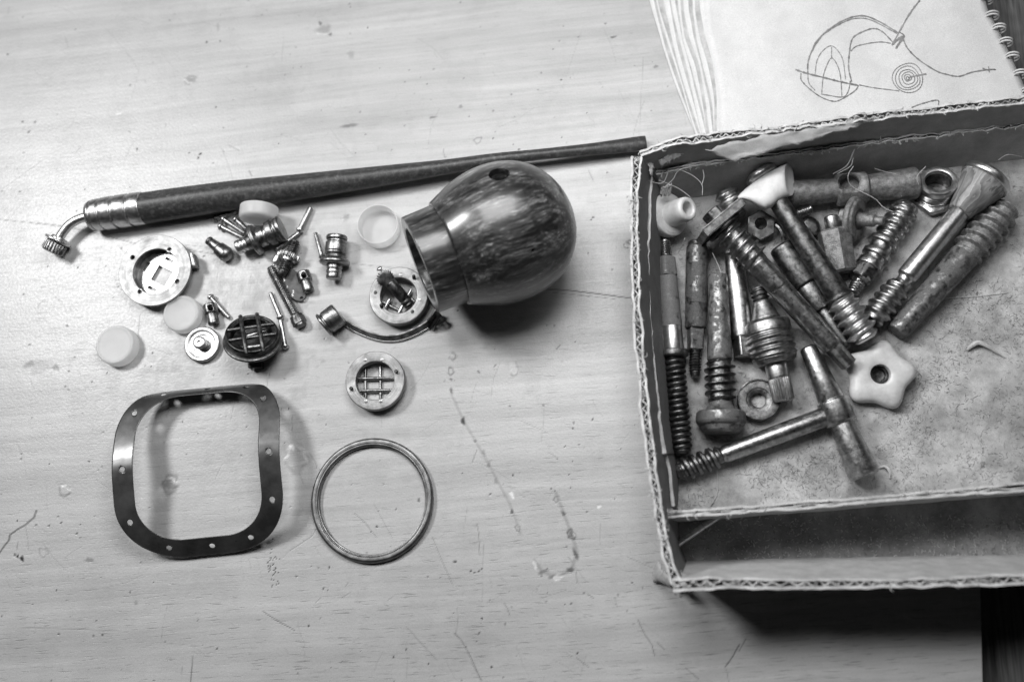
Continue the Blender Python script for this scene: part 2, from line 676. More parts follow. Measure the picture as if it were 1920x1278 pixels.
def rbox(name, C, ex, ey, ez, hx, hy, hz, mat, parent, bev=1.5):
    bm = bmesh.new()
    bmesh.ops.create_cube(bm, size=2)
    for v in bm.verts:
        v.co = Vector(C) + ex * (v.co.x * hx) + ey * (v.co.y * hy) + ez * (v.co.z * hz)
    if bev:
        bmesh.ops.bevel(bm, geom=list(bm.edges), offset=bev, segments=2, affect="EDGES", profile=0.6)
    bm.normal_update()
    bm.verts.index_update()
    V = [v.co.copy() for v in bm.verts]
    Fc = [tuple(v.index for v in f.verts) for f in bm.faces]
    bm.free()
    return mesh(name, V, Fc, mat, parent, 30)


def plate(name, outlines, O, ex, ey, ez, depth, bev, mat, parent):
    """flat plate with holes: outlines in local 2D, first is the outer edge; bottom face at O"""
    cu = bpy.data.curves.new("tmp", "CURVE")
    cu.dimensions = "2D"
    cu.fill_mode = "BOTH"
    cu.extrude = depth / 2 - bev
    cu.bevel_depth = bev
    cu.bevel_resolution = 2
    cu.offset = -bev
    for pts in outlines:
        sp = cu.splines.new("POLY")
        sp.points.add(len(pts) - 1)
        for q, (x, y) in zip(sp.points, pts):
            q.co = (x, y, 0, 1)
        sp.use_cyclic_u = True
    ob = bpy.data.objects.new("tmp", cu)
    COL.objects.link(ob)
    dg = bpy.context.evaluated_depsgraph_get()
    me = bpy.data.meshes.new_from_object(ob.evaluated_get(dg))
    V = [Vector(O) + ex * v.co.x + ey * v.co.y + ez * (v.co.z + depth / 2) for v in me.vertices]
    Fc = [tuple(p.vertices) for p in me.polygons]
    uv = [(v.co.x * U, v.co.y * U, v.co.z * U) for v in me.vertices]
    bpy.data.objects.remove(ob)
    bpy.data.curves.remove(cu)
    bpy.data.meshes.remove(me)
    return mesh(name, V, Fc, mat, parent, 30, uv)


EX, EY, EZ = Vector((1, 0, 0)), Vector((0, 1, 0)), Vector((0, 0, 1))


def circ(cx, cy, r, n=48, ry=None, rot=0):
    ry = r if ry is None else ry
    return [(cx + r * math.cos(t) * math.cos(rot) - ry * math.sin(t) * math.sin(rot),
             cy + r * math.cos(t) * math.sin(rot) + ry * math.sin(t) * math.cos(rot)) for t in [2 * PI * i / n for i in range(n)]]


def cut(ob, cutter):
    m = ob.modifiers.new("b", "BOOLEAN")
    m.object = cutter
    m.operation = "DIFFERENCE"
    m.solver = "EXACT"
    dg = bpy.context.evaluated_depsgraph_get()
    dg.update()
    me = bpy.data.meshes.new_from_object(ob.evaluated_get(dg))
    ob.modifiers.clear()
    old = ob.data
    nm = old.name
    ob.data = me
    bpy.data.meshes.remove(old)
    me.name = nm
    bpy.data.objects.remove(cutter)
    if ob in AXES:
        A, d, e1, e2 = AXES[ob]
        co = np.array([v.co[:] for v in me.vertices]) + np.array(ORG[ob]) - A * U
        at = me.attributes.get("axc") or me.attributes.new("axc", "FLOAT_VECTOR", "POINT")
        at.data.foreach_set("vector", np.stack([co @ e1, co @ e2, co @ d], -1).astype(np.float32).ravel())


def drill(ob, A, d, r, depth, mat=None):
    """bore a round hole starting above A along d"""
    ax = Axis(Vector(A) - Vector(d).normalized() * r * 1.2, Vector(d), 1.0)
    c = lathe("cutter", ax, [(0, r), (depth + r * 1.2, r)], mat or ob.data.materials[0], None, 28, c=0)
    cut(ob, c)


def tag(o, label, cat, group=None):
    o["label"] = label
    o["category"] = cat
    if group:
        o["group"] = group
    return o

# ================================================================ SETTING
# ---- tabletop with its stains and scratches kept as a per-vertex mask


def seg_stroke(mask, gx, gy, pts, w, a, blur=0.8):
    w = max(w, 1.0)
    for (x0, y0), (x1, y1) in zip(pts[:-1], pts[1:]):
        mg = w + blur * 3 + 3
        i0 = np.searchsorted(gx, min(x0, x1) - mg)
        i1 = np.searchsorted(gx, max(x0, x1) + mg)
        j0 = np.searchsorted(gy, min(y0, y1) - mg)
        j1 = np.searchsorted(gy, max(y0, y1) + mg)
        if i1 <= i0 or j1 <= j0:
            continue
        X, Y = np.meshgrid(gx[i0:i1], gy[j0:j1])
        dx, dy = x1 - x0, y1 - y0
        L2 = dx * dx + dy * dy + 1e-9
        t = np.clip(((X - x0) * dx + (Y - y0) * dy) / L2, 0, 1)
        dd = np.hypot(X - x0 - t * dx, Y - y0 - t * dy)
        val = a * np.clip((w / 2 + blur - dd) / (blur * 1.6), 0, 1)
        mask[j0:j1, i0:i1] = np.maximum(mask[j0:j1, i0:i1], val)


def blob(mask, gx, gy, c, rx, ry, a, rot=0.0, ring=0.0, rough=0.35, soft_=0.3):
    R = max(rx, ry) * 1.8 + 4
    i0, i1 = np.searchsorted(gx, c[0] - R), np.searchsorted(gx, c[0] + R)
    j0, j1 = np.searchsorted(gy, c[1] - R), np.searchsorted(gy, c[1] + R)
    if i1 <= i0 or j1 <= j0:
        return
    X, Y = np.meshgrid(gx[i0:i1] - c[0], gy[j0:j1] - c[1])
    ca, sa = math.cos(rot), math.sin(rot)
    q = np.hypot((X * ca + Y * sa) / rx, (-X * sa + Y * ca) / ry)
    ang = np.arctan2(Y, X)
    ph = rng.uniform(0, 6.28, 4)
    q = q * (1 + rough * (0.4 * np.sin(2 * ang + ph[0]) + 0.35 * np.sin(3 * ang + ph[1]) + 0.3 * np.sin(5 * ang + ph[2])))
    if ring:
        val = a * np.clip(1 - np.abs(q - 0.85) / ring, 0, 1)
    else:
        val = min(1.0, a * 1.35) * np.clip((1 - q) / soft_, 0, 1)
    mask[j0:j1, i0:i1] = np.maximum(mask[j0:j1, i0:i1], val)


def build_table():
    e0, e1 = P(1838, 1100), P(1842, 1278)
    sl = (e1.x - e0.x) / (e1.y - e0.y)

    def edge_x(y):
        return e0.x + (y - e0.y) * sl
    gx = np.linspace(P(-30, 600).x - 60, 0.5 * (e0.x + e1.x), 960)
    gy = np.linspace(P(900, 1300).y - 12, P(900, -30).y, 640)
    dark = np.zeros((640, 960))
    pale = np.zeros((640, 960))
    rise = np.zeros((640, 960))
    Q = lambda u, v: tuple(P(u, v))[:2]

    def st(pts, w, a, b=0.8, m=dark):
        seg_stroke(m, gx, gy, [Q(*p) for p in pts], w, a, b)

    def bl(u, v, rx, ry, a, rot=0, ring=0, rough=0.35, s=0.4, m=dark):
        blob(m, gx, gy, Q(u, v), rx, ry, a, rot, ring, rough, s)
    # the joint that runs under the parts
    st([(-20, 410), (0, 412), (60, 418), (120, 425), (190, 442), (245, 457), (320, 466), (400, 478), (480, 484), (560, 489), (640, 495), (720, 503), (800, 512)], 1.2, 0.42)
    st([(985, 542), (1030, 545), (1090, 552), (1190, 565)], 2.0, 0.62)
    st([(1005, 549), (1060, 555), (1120, 562)], 1.2, 0.4)
    st([(280, 452), (360, 462), (420, 475)], 1.0, 0.25)
    # dribble of old glue drops
    chain = [(828, 668, 7, 9, .30, 1), (826, 697, 6, 8, .55, 1), (827, 712, 3, 4, .5, 0), (828, 733, 4, 8, .5, 0), (838, 757, 3, 8, .2, 0),
             (852, 790, 6, 9, .72, 0), (866, 812, 3, 6, .2, 0), (876, 827, 4, 6, .42, 0), (892, 850, 5, 8, .32, 0), (903, 872, 5, 8, .36, 0),
             (918, 902, 5, 9, .30, 0), (934, 928, 3, 7, .2, 0), (950, 959, 4, 7, .6, 0), (962, 990, 5, 6, .55, 1), (966, 998, 3, 7, .25, 0),
             (1012, 1072, 11, 5, .42, 0), (1030, 1081, 9, 5, .38, 0), (1064, 1068, 11, 6, .55, 0), (1073, 1040, 5, 16, .55, 0),
             (1062, 1002, 7, 10, .8, 1), (1062, 1002, 6, 9, .5, 0), (1046, 963, 5, 8, .55, 0), (1031, 936, 5, 6, .6, 1), (1028, 921, 2, 4, .4, 0)]
    for u, v, rx, ry, a, rg in chain:
        bl(u, v, rx, ry, a, 0.35, 0.45 if rg else 0, 0.3, 0.55)
    st([(828, 740), (852, 788), (905, 875), (945, 945), (968, 1000)], 4.0, 0.24, 2)
    st([(995, 1050), (1012, 1072), (1040, 1083), (1066, 1066), (1075, 1035), (1062, 1000), (1046, 962), (1030, 925)], 5.0, 0.30, 2)
    for u, v, rx, ry, a in [(997, 1057, 4, 9, .5), (1040, 1083, 11, 5, .6), (948, 927, 4, 8, .9), (1111, 950, 5, 3, .9), (942, 692, 8, 17, .16), (212, 214, 7, 2, .7), (1068, 1002, 2, 4, .6)]:
        bl(u, v, rx, ry, a, 0.3, 0, 0.4, 0.3, pale)
    # glue spots, dents and smudges
    for u, v, rx, ry, a, rg in [(577, 57, 16, 15, .24, 0), (570, 46, 5, 4, .5, 0), (588, 66, 6, 4, .45, 0), (626, 104, 8, 12, .18, 0), (340, 150, 11, 10, .30, 0), (340, 150, 12, 11, .30, 1),
                                (628, 236, 22, 5, .42, 0), (775, 221, 8, 4, .4, 0), (858, 264, 9, 7, .45, 1), (825, 201, 6, 5, .32, 0), (1092, 72, 7, 4, .5, 0), (1171, 127, 8, 4, .38, 0),
                                (625, 408, 9, 8, .3, 0), (545, 858, 22, 34, .15, 0), (545, 858, 22, 35, .22, 1), (313, 908, 16, 17, .3, 0), (313, 908, 17, 19, .4, 1), (118, 920, 13, 12, .22, 1), (112, 905, 10, 5, .2, 1),
                                (70, 690, 26, 22, .14, 0), (52, 684, 14, 9, .30, 0), (100, 690, 8, 10, .3, 0), (80, 1036, 12, 8, .3, 1), (165, 1050, 11, 6, .35, 0), (40, 1047, 5, 8, .8, 0), (32, 1043, 3, 5, .8, 0), (27, 1040, 3, 4, .6, 0),
                                (1143, 455, 10, 7, .42, 0), (1136, 460, 5, 9, .5, 1), (1153, 433, 9, 8, .75, 1), (1153, 433, 5, 5, .7, 0), (254, 1130, 4, 7, .25, 0), (848, 1053, 6, 3, .6, 0), (388, 52, 4, 12, .18, 0),
                                (700, 987, 4, 2, .85, 0), (776, 938, 4, 5, .5, 0), (791, 965, 5, 6, .55, 0), (620, 640, 30, 10, .10, 0), (560, 660, 26, 12, .12, 0), (545, 700, 26, 30, .08, 0), (500, 500, 34, 14, .10, 0)]:
        bl(u, v, rx, ry, a, 0.1, 0.3 if rg else 0, 0.35, 0.5)
    for u, v, rx, ry in [(545, 858, 20, 32), (313, 908, 15, 17), (118, 920, 12, 12), (577, 57, 15, 14), (340, 150, 11, 10), (942, 692, 8, 17), (625, 408, 9, 8), (828, 668, 7, 9)]:
        bl(u, v, rx, ry, 0.8, 0, 0, 0.3, 0.3, rise)
    bl(538, 838, 6, 6, .6, 0, 0, 0.5, 0.4, pale)
    bl(320, 902, 5, 7, .4, 0, 0, 0.5, 0.4, pale)
    # the split at the left edge
    st([(-6, 1042), (8, 1022), (16, 1012), (17, 1003), (32, 992)], 3.0, 0.75)
    st([(32, 992), (46, 984), (62, 970), (66, 958)], 4.0, 0.62)
    st([(46, 984), (50, 1010), (52, 1032)], 1.2, 0.25)
    st([(33, 1015), (30, 1030)], 1.2, 0.45)
    # named scratches
    for pts, w, a in [([(492, 1146), (520, 1164), (552, 1181)], 1.6, .62), ([(762, 1175), (790, 1205), (822, 1238)], 1.2, .42), ([(856, 1138), (857, 1165), (855, 1190)], 1.2, .4),
                      ([(852, 1187), (866, 1200), (884, 1230), (906, 1275)], 1.8, .55), ([(884, 1240), (910, 1278)], 1.0, .3), ([(1195, 1162), (1210, 1190), (1224, 1208), (1230, 1228)], 1.4, .55),
                      ([(1233, 1204), (1248, 1217)], 1.4, .5), ([(1084, 1233), (1107, 1250)], 1.3, .5), ([(1065, 1225), (1075, 1231)], 1.2, .4), ([(1290, 1252), (1316, 1273)], 1.3, .5),
                      ([(1364, 1250), (1376, 1232), (1388, 1208)], 2.4, .6), ([(1388, 1220), (1400, 1196)], 1.8, .5), ([(1367, 1255), (1372, 1278)], 1.0, .4), ([(362, 1229), (361, 1255), (359, 1280)], 1.5, .6),
                      ([(343, 1248), (343, 1268)], 1.0, .35), ([(804, 1008), (822, 1048), (845, 1096)], 1.2, .45), ([(657, 962), (678, 980), (700, 1008)], 1.2, .55), ([(693, 945), (730, 1010)], 1.0, .4),
                      ([(886, 983), (890, 1000), (893, 1040)], 1.4, .45), ([(900, 1020), (901, 1128)], 1.0, .28), ([(1116, 984), (1117, 1022)], 1.0, .4), ([(1058, 1044), (1070, 1057)], 1.4, .5),
                      ([(1075, 1072), (1077, 1092)], 1.3, .45), ([(1167, 1043), (1220, 1066)], 1.0, .35), ([(1165, 1070), (1225, 1073)], 1.0, .35), ([(943, 1131), (950, 1141), (955, 1155)], 1.3, .5),
                      ([(1098, 1114), (1110, 1121)], 1.6, .5), ([(1010, 1122), (1060, 1105)], 1.0, .25), ([(560, 1028), (545, 1024), (523, 1050)], 0.9, .2), ([(540, 1032), (580, 1005), (592, 983)], 1.2, .45),
                      ([(1012, 848), (1030, 860)], 1.2, .35), ([(995, 813), (1008, 812)], 1.2, .4), ([(880, 843), (872, 868)], 1.4, .45), ([(960, 790), (1005, 810)], 1.0, .3), ([(808, 787), (775, 810)], .8, .2),
                      ([(905, 688), (908, 684)], 2, .6), ([(876, 696), (878, 699)], 3, .6), ([(1018, 655), (1024, 648)], 2, .45), ([(40, 1176), (140, 1179), (240, 1184)], 1.2, .35), ([(310, 1205), (400, 1215)], 1, .25),
                      ([(18, 0), (14, 26)], 1.4, .45), ([(505, 60), (503, 120)], .9, .16), ([(187, 52), (235, 110), (246, 130)], 1, .2), ([(60, 130), (86, 162)], .9, .22), ([(115, 68), (121, 88)], 1.2, .35),
                      ([(0, 355), (75, 300)], .9, .25), ([(147, 272), (133, 288)], 1, .3), ([(411, 272), (430, 283)], 1.2, .4), ([(1148, 110), (1148, 260)], .9, .25), ([(1035, 60), (1005, 170)], .9, .16),
                      ([(400, 280), (403, 286)], 1.2, .4), ([(448, 320), (453, 330)], 2, .5), ([(797, 280), (799, 296)], 1.6, .4), ([(1060, 320), (1070, 340)], 1.6, .35), ([(1068, 1058), (1095, 1090)], .9, .25),
                      ([(255, 590), (250, 640)], .9, .3), ([(395, 510), (390, 560)], .9, .35), ([(495, 690), (488, 730)], 1.0, .5), ([(424, 788), (432, 745)], 1.1, .35), ([(398, 897), (410, 870)], 1, .3),
                      ([(538, 815), (536, 780)], 1.1, .4), ([(550, 880), (560, 905)], 1, .35), ([(570, 850), (583, 868), (585, 878)], 2, .35), ([(700, 760), (702, 800)], .8, .25), ([(760, 600), (700, 680)], .7, .15),
                      ([(270, 650), (330, 672)], 1, .22), ([(590, 1130), (600, 1120)], 1.3, .35), ([(640, 1120), (655, 1110)], 1.3, .35), ([(645, 1100), (650, 1092)], 1.5, .4), ([(725, 1125), (735, 1118)], 1.4, .4)]:
        st(pts, w, a)
    # fine random scratches and specks
    r2 = random.Random(3)
    for _ in range(360):
        u, v = r2.uniform(0, 1230), r2.uniform(0, 1278)
        L = r2.choice([8, 12, 20, 40, 70])
        a = r2.gauss(PI / 2 if r2.random() < 0.6 else 0.5, 0.5)
        bend = r2.uniform(-0.2, 0.2)
        pts = [(u, v), (u + L * .5 * math.cos(a), v + L * .5 * math.sin(a)), (u + L * math.cos(a + bend), v + L * math.sin(a + bend))]
        st(pts, 0.8, r2.uniform(0.06, 0.26), 0.7)
    for _ in range(420):
        u, v = r2.uniform(0, 1240), r2.uniform(0, 1278)
        rr = r2.choice([1.2, 1.5, 1.8, 2.4])
        bl(u, v, rr * 1.3, rr, r2.uniform(0.25, 0.8), r2.uniform(0, 3), 0, 0.4, 0.6)
    for _ in range(40):
        u, v = r2.gauss(508, 9), r2.gauss(1062, 22)
        bl(u, v, 1.8, 2.0, .8, 0, 0, .3, .6)
    for u, v in [(356, 296), (359, 290), (360, 288), (878, 1070), (885, 1073), (893, 1070), (898, 1066), (90, 985), (112, 980), (142, 1000), (66, 984), (110, 1188), (408, 1216)]:
        bl(u, v, 3, 2.4, .8, 0.5, 0, .4, .6)
    for _ in range(90):                       # pale scuffs where parts were dragged
        u, v = r2.uniform(150, 900), r2.uniform(440, 1100)
        L = r2.uniform(10, 50)
        a = r2.uniform(0, PI)
        st([(u, v), (u + L * math.cos(a), v + L * math.sin(a))], .8, r2.uniform(.05, .16), 1.0, pale)
    # broad grime among the small parts
    nz = np.zeros_like(dark)
    for sc, am in ((0.02, .5), (0.06, .35), (0.2, .3)):
        gxx = rng.random((int(len(gy) * sc) + 3, int(len(gx) * sc) + 3))
        yi = np.linspace(0, gxx.shape[0] - 2.001, len(gy))
        xi = np.linspace(0, gxx.shape[1] - 2.001, len(gx))
        y0, x0 = yi.astype(int), xi.astype(int)
        fy, fx = (yi - y0)[:, None], (xi - x0)[None, :]
        fy, fx = fy * fy * (3 - 2 * fy), fx * fx * (3 - 2 * fx)
        nz += am * (gxx[y0][:, x0] * (1 - fy) * (1 - fx) + gxx[y0 + 1][:, x0] * fy * (1 - fx) + gxx[y0][:, x0 + 1] * (1 - fy) * fx + gxx[y0 + 1][:, x0 + 1] * fy * fx)
    GX, GY = np.meshgrid(gx, gy)
    c = P(520, 600)
    near = np.exp(-(((GX - c.x) / 330) ** 2 + ((GY - c.y) / 190) ** 2))
    dark = np.maximum(dark, np.clip((nz - 0.60) * 1.2, 0, 0.22) * (0.25 + near) + rng.random(dark.shape) * 0.05 * near)
    nx, ny = len(gx), len(gy)
    V = np.stack([GX.ravel(), GY.ravel(), np.zeros(nx * ny)], -1)
    # shear the right border onto the real table edge
    ex = np.array([edge_x(y) for y in gy])
    t = (GX - gx[0]) / (gx[-1] - gx[0])
    V[:, 0] = (gx[0] + t * (ex[:, None] - gx[0])).ravel()
    idx = np.arange(nx * ny).reshape(ny, nx)
    q = np.stack([idx[:-1, :-1], idx[:-1, 1:], idx[1:, 1:], idx[1:, :-1]], -1).reshape(-1, 4)
    # coarse surround, skirt
    T, far, lo = 34.0, 2600.0, -34.0
    bx0, bx1 = gx[0], gx[-1]
    by0, by1 = gy[0], gy[-1]
    ex0, ex1 = float(ex[0]), float(ex[-1])
    extra = [(bx0, by0, 0), (ex0, by0, 0), (ex1, by1, 0), (bx0, by1, 0),
             (bx0 - far, by0 - far * .5, 0), (edge_x(by0 - far * .5), by0 - far * .5, 0), (edge_x(by1 + far), by1 + far, 0), (bx0 - far, by1 + far, 0)]
    b = nx * ny
    extra += [(x, y, -T) for x, y, _ in extra[4:]]
    quads = [(b + 4, b + 5, b + 1, b + 0), (b + 2, b + 6, b + 7, b + 3), (b + 4, b + 0, b + 3, b + 7), (b + 1, b + 5, b + 6, b + 2)]
    quads = quads[:3]                          # right border is the table's own edge
    quads += [(b + 5, b + 9, b + 10, b + 6), (b + 4, b + 8, b + 9, b + 5), (b + 6, b + 10, b + 11, b + 7), (b + 7, b + 11, b + 8, b + 4), (b + 8, b + 11, b + 10, b + 9)]
    V = np.concatenate([V, np.array(extra)]) * U
    q = np.concatenate([q, np.array(quads)])
    me = bpy.data.meshes.new("tabletop")
    me.vertices.add(len(V))
    me.vertices.foreach_set("co", V.astype(np.float32).ravel())
    me.loops.add(q.size)
    me.loops.foreach_set("vertex_index", q.astype(np.int32).ravel())
    me.polygons.add(len(q))
    me.polygons.foreach_set("loop_start", np.arange(0, q.size, 4, dtype=np.int32))
    me.polygons.foreach_set("loop_total", np.full(len(q), 4, np.int32))
    me.update()
    me.validate()
    at = me.attributes.new("stain", "FLOAT_COLOR", "POINT")
    cdat = np.zeros((len(V), 4), np.float32)
    cdat[:b, 0] = dark.ravel()
    cdat[:b, 1] = pale.ravel()
    cdat[:b, 2] = rise.ravel()
    cdat[:, 3] = 1
    at.data.foreach_set("color", cdat.ravel())
    me.materials.append(M["table"])
    o = bpy.data.objects.new("tabletop", me)
    COL.objects.link(o)
    o["kind"] = "structure"
    # lower dark bench beside and below the table
    x0 = ex0 - 900
    Vb = [(x0, -4000, lo - 4), (5000, -4000, lo - 4), (5000, 5000, lo - 4), (x0, 5000, lo - 4), (x0, -4000, lo - 80), (5000, -4000, lo - 80), (5000, 5000, lo - 80), (x0, 5000, lo - 80)]
    mesh("bench", Vb, [(0, 1, 2, 3), (4, 7, 6, 5), (0, 4, 5, 1), (1, 5, 6, 2), (2, 6, 7, 3), (3, 7, 4, 0)], M["bench"], None, smooth=False, kind="structure")


build_table()

# ================================================================ SKETCHBOOK
def page_z(u, v):
    return 20 + 2.2 * math.sin(u * 0.022 + v * 0.006) + 1.4 * math.sin(u * 0.05 - v * 0.03 + 1)


def lerp_pl(pl, t):
    n = len(pl) - 1
    k = min(int(t * n), n - 1)
    f = t * n - k
    return tuple(a + (b - a) * f for a, b in zip(pl[k], pl[k + 1]))


def build_sketchbook():
    root = thing("sketchbook", "open spiral bound sketchbook with a pencil drawing lying behind the cardboard box", "sketchbook", P(1600, 100))
    nu, nv = 40, 30
    lefts = [
        [(1209, -40), (1222, 20), (1243, 90), (1268, 160), (1296, 235), (1316, 290)],
        [(1226, -40), (1238, 20), (1258, 90), (1281, 160), (1303, 235), (1322, 290)],
        [(1250, -40), (1262, 20), (1275, 80), (1292, 150), (1312, 230), (1327, 290)],
        [(1272, -40), (1277, 20), (1285, 70), (1303, 120), (1316, 190), (1333, 290)],
        [(1296, -40), (1298, 20), (1306, 70), (1318, 120), (1334, 190), (1341, 290)],
        [(1316, -40), (1320, 20), (1324, 65), (1338, 115), (1348, 180), (1347, 290)]]
    right = [(1838, -40), (1852, 20), (1874, 60), (1895, 105), (1920, 160), (1942, 215)]
    fan = []
    for i in range(len(lefts) - 1):            # loose leaves between the marked ones
        fan.append(lefts[i])
        for f in (0.38, 0.72):
            ff = f + 0.08 * math.sin(i * 2.1 + f * 9)
            fan.append([(a[0] + (b[0] - a[0]) * ff + 1.5 * math.sin(k * 1.3 + i), a[1] + (b[1] - a[1]) * ff) for k, (a, b) in enumerate(zip(lefts[i], lefts[i + 1]))])
    lefts = fan + [lefts[-1]]
    lefts = [[(2 * l[0][0] - l[1][0] - 45, -230), (l[0][0] - 12, -110)] + l for l in lefts]
    edge = [(1752, -230), (1803, -110)] + right
    for i, lf in enumerate(lefts):
        V = []
        top = i == len(lefts) - 1
        for a in range(nv + 1):
            t = a / nv
            l, r = lerp_pl(lf, t), lerp_pl(edge, t)
            for b_ in range(nu + 1):
                s = b_ / nu
                u = l[0] + (r[0] - l[0]) * s
                v = l[1] + (r[1] - l[1]) * s
                z = page_z(u, v) - 0.92 * (len(lefts) - 1 - i)
                if b_ == 0:
                    u += 1.2 * math.sin(v * 0.03 + i * 1.7)
                V.append(P(u, v, z))
        Fc = [(a * (nu + 1) + b_, (a + 1) * (nu + 1) + b_, (a + 1) * (nu + 1) + b_ + 1, a * (nu + 1) + b_ + 1) for a in range(nv) for b_ in range(nu)]
        o = mesh("page", V, Fc, M["grey_paper" if (i % 2 == 1 and not top) else "paper"], root, 80)
        md = o.modifiers.new("s", "SOLIDIFY")
        md.thickness = 0.5 * U
        md.offset = -1
    c = lambda x, y: (1480 + x / 4.364, y / 4.364)
    strokes = [
        ([(150, 610), (155, 500), (200, 390), (290, 270), (450, 165), (600, 130), (740, 180), (890, 270)], 2.6),
        ([(170, 450), (220, 340), (310, 260), (450, 180), (560, 150), (680, 170), (880, 275)], 1.8),
        ([(510, 670), (485, 560), (490, 440), (510, 330), (560, 280), (680, 235), (760, 260), (850, 350)], 2.4),
        ([(500, 420), (560, 375), (730, 345), (830, 355)], 1.8),
        ([(150, 600), (160, 680), (210, 740)], 1.5),
        ([(95, 600), (100, 660), (180, 740), (270, 800), (370, 830), (450, 800), (540, 740), (565, 700)], 2.0),
        ([(50, 570), (140, 600), (300, 640), (420, 670), (565, 700)], 3.0),
        ([(210, 610), (225, 500), (270, 420), (340, 375), (400, 420), (440, 500), (460, 650)], 1.4),
        ([(265, 760), (275, 640), (300, 550), (345, 475), (395, 540), (420, 640), (430, 790)], 1.6),
        ([(345, 385), (345, 480)], 1.6), ([(500, 660), (480, 750), (430, 795), (260, 770)], 1.8),
        ([(570, 695), (700, 720), (900, 745)], 1.6), ([(1070, 0), (980, 120), (840, 370)], 2.8), ([(1030, -60), (1075, -20), (985, 120)], 1.4),
        ([(840, 370), (940, 290), (870, 400), (920, 300), (850, 350)], 2.6), ([(895, 260), (940, 300), (880, 380)], 2.2),
        ([(930, 320), (970, 400), (1060, 490), (1200, 580), (1290, 610), (1390, 625), (1500, 590), (1640, 570), (1690, 570)], 2.4),
        ([(970, 635), (1120, 605)], 2.8), ([(1580, 560), (1640, 580)], 2.4), ([(1630, 545), (1636, 595)], 1.4),
        ([(1000, 880), (1080, 850), (1210, 820), (1220, 870)], 2.0)]
    for rr in (124, 100, 76, 52, 28, 12):
        strokes.append(([(970 + rr * math.cos(t) + 3 * math.sin(3 * t) + 4 * math.sin(2 * t + rr), 640 + rr * .97 * math.sin(t) + 4 * math.cos(2 * t + rr * .7)) for t in [2 * PI * i / 22 for i in range(23)]], 1.6))
    V, Fc = [], []
    for pts, w in strokes:
        w *= 0.66
        sm = smooth_path([Vector((*c(*p), 0)) for p in pts], max(12, len(pts) * 6))
        b0 = len(V)
        for i, p in enumerate(sm):
            d = (sm[min(i + 1, len(sm) - 1)] - sm[max(i - 1, 0)]).normalized()
            nrm = Vector((-d.y, d.x, 0))
            ww = w * (0.72 + 0.45 * math.sin(i * 0.9) * math.sin(i * 0.37 + len(V)))
            for sgn in (-1, 1):
                q = p + nrm * ww * sgn
                V.append(P(q.x, q.y, page_z(q.x, q.y) + 0.9))
            if i:
                k = b0 + i * 2
                Fc.append((k - 2, k - 1, k + 1, k))
    mesh("pencil_drawing", V, Fc, M["pencil"], root, 80)
    # spiral binding: one wire loop after another along the right edge
    for i in range(15):
        t = 0.02 + (i - 6) * 0.118
        u, v = lerp_pl(right, min(t, 0.999)) if t > 0 else (1841 + t * 75, -36 + t * 300)
        for dv in (-2.6, 2.6):
            pth = []
            for k in range(13):
                a = -0.3 * PI + 1.6 * PI * k / 12
                q = P(u - 4, v + dv, 16)
                pth.append(q + EX * (12 * math.cos(PI - a) + 6) + EZ * (13 * math.sin(a) + 2) + EY * 2 * math.cos(a))
            tube("wire_loop", pth, 1.9, M["white"], root, 6)


build_sketchbook()

# ================================================================ CARDBOARD BOX
HB = 180.0
ZF = 6.0


def resample(pl, n):
    pl = [Vector(p) for p in pl]
    L = [0]
    for a, b in zip(pl[:-1], pl[1:]):
        L.append(L[-1] + (b - a).length)
    out = []
    for i in range(n):
        t = L[-1] * i / (n - 1)
        k = max(j for j in range(len(L)) if L[j] <= t + 1e-9)
        k = min(k, len(pl) - 2)
        f = (t - L[k]) / max(1e-9, L[k + 1] - L[k])
        out.append(pl[k].lerp(pl[k + 1], f))
    return out, L[-1]


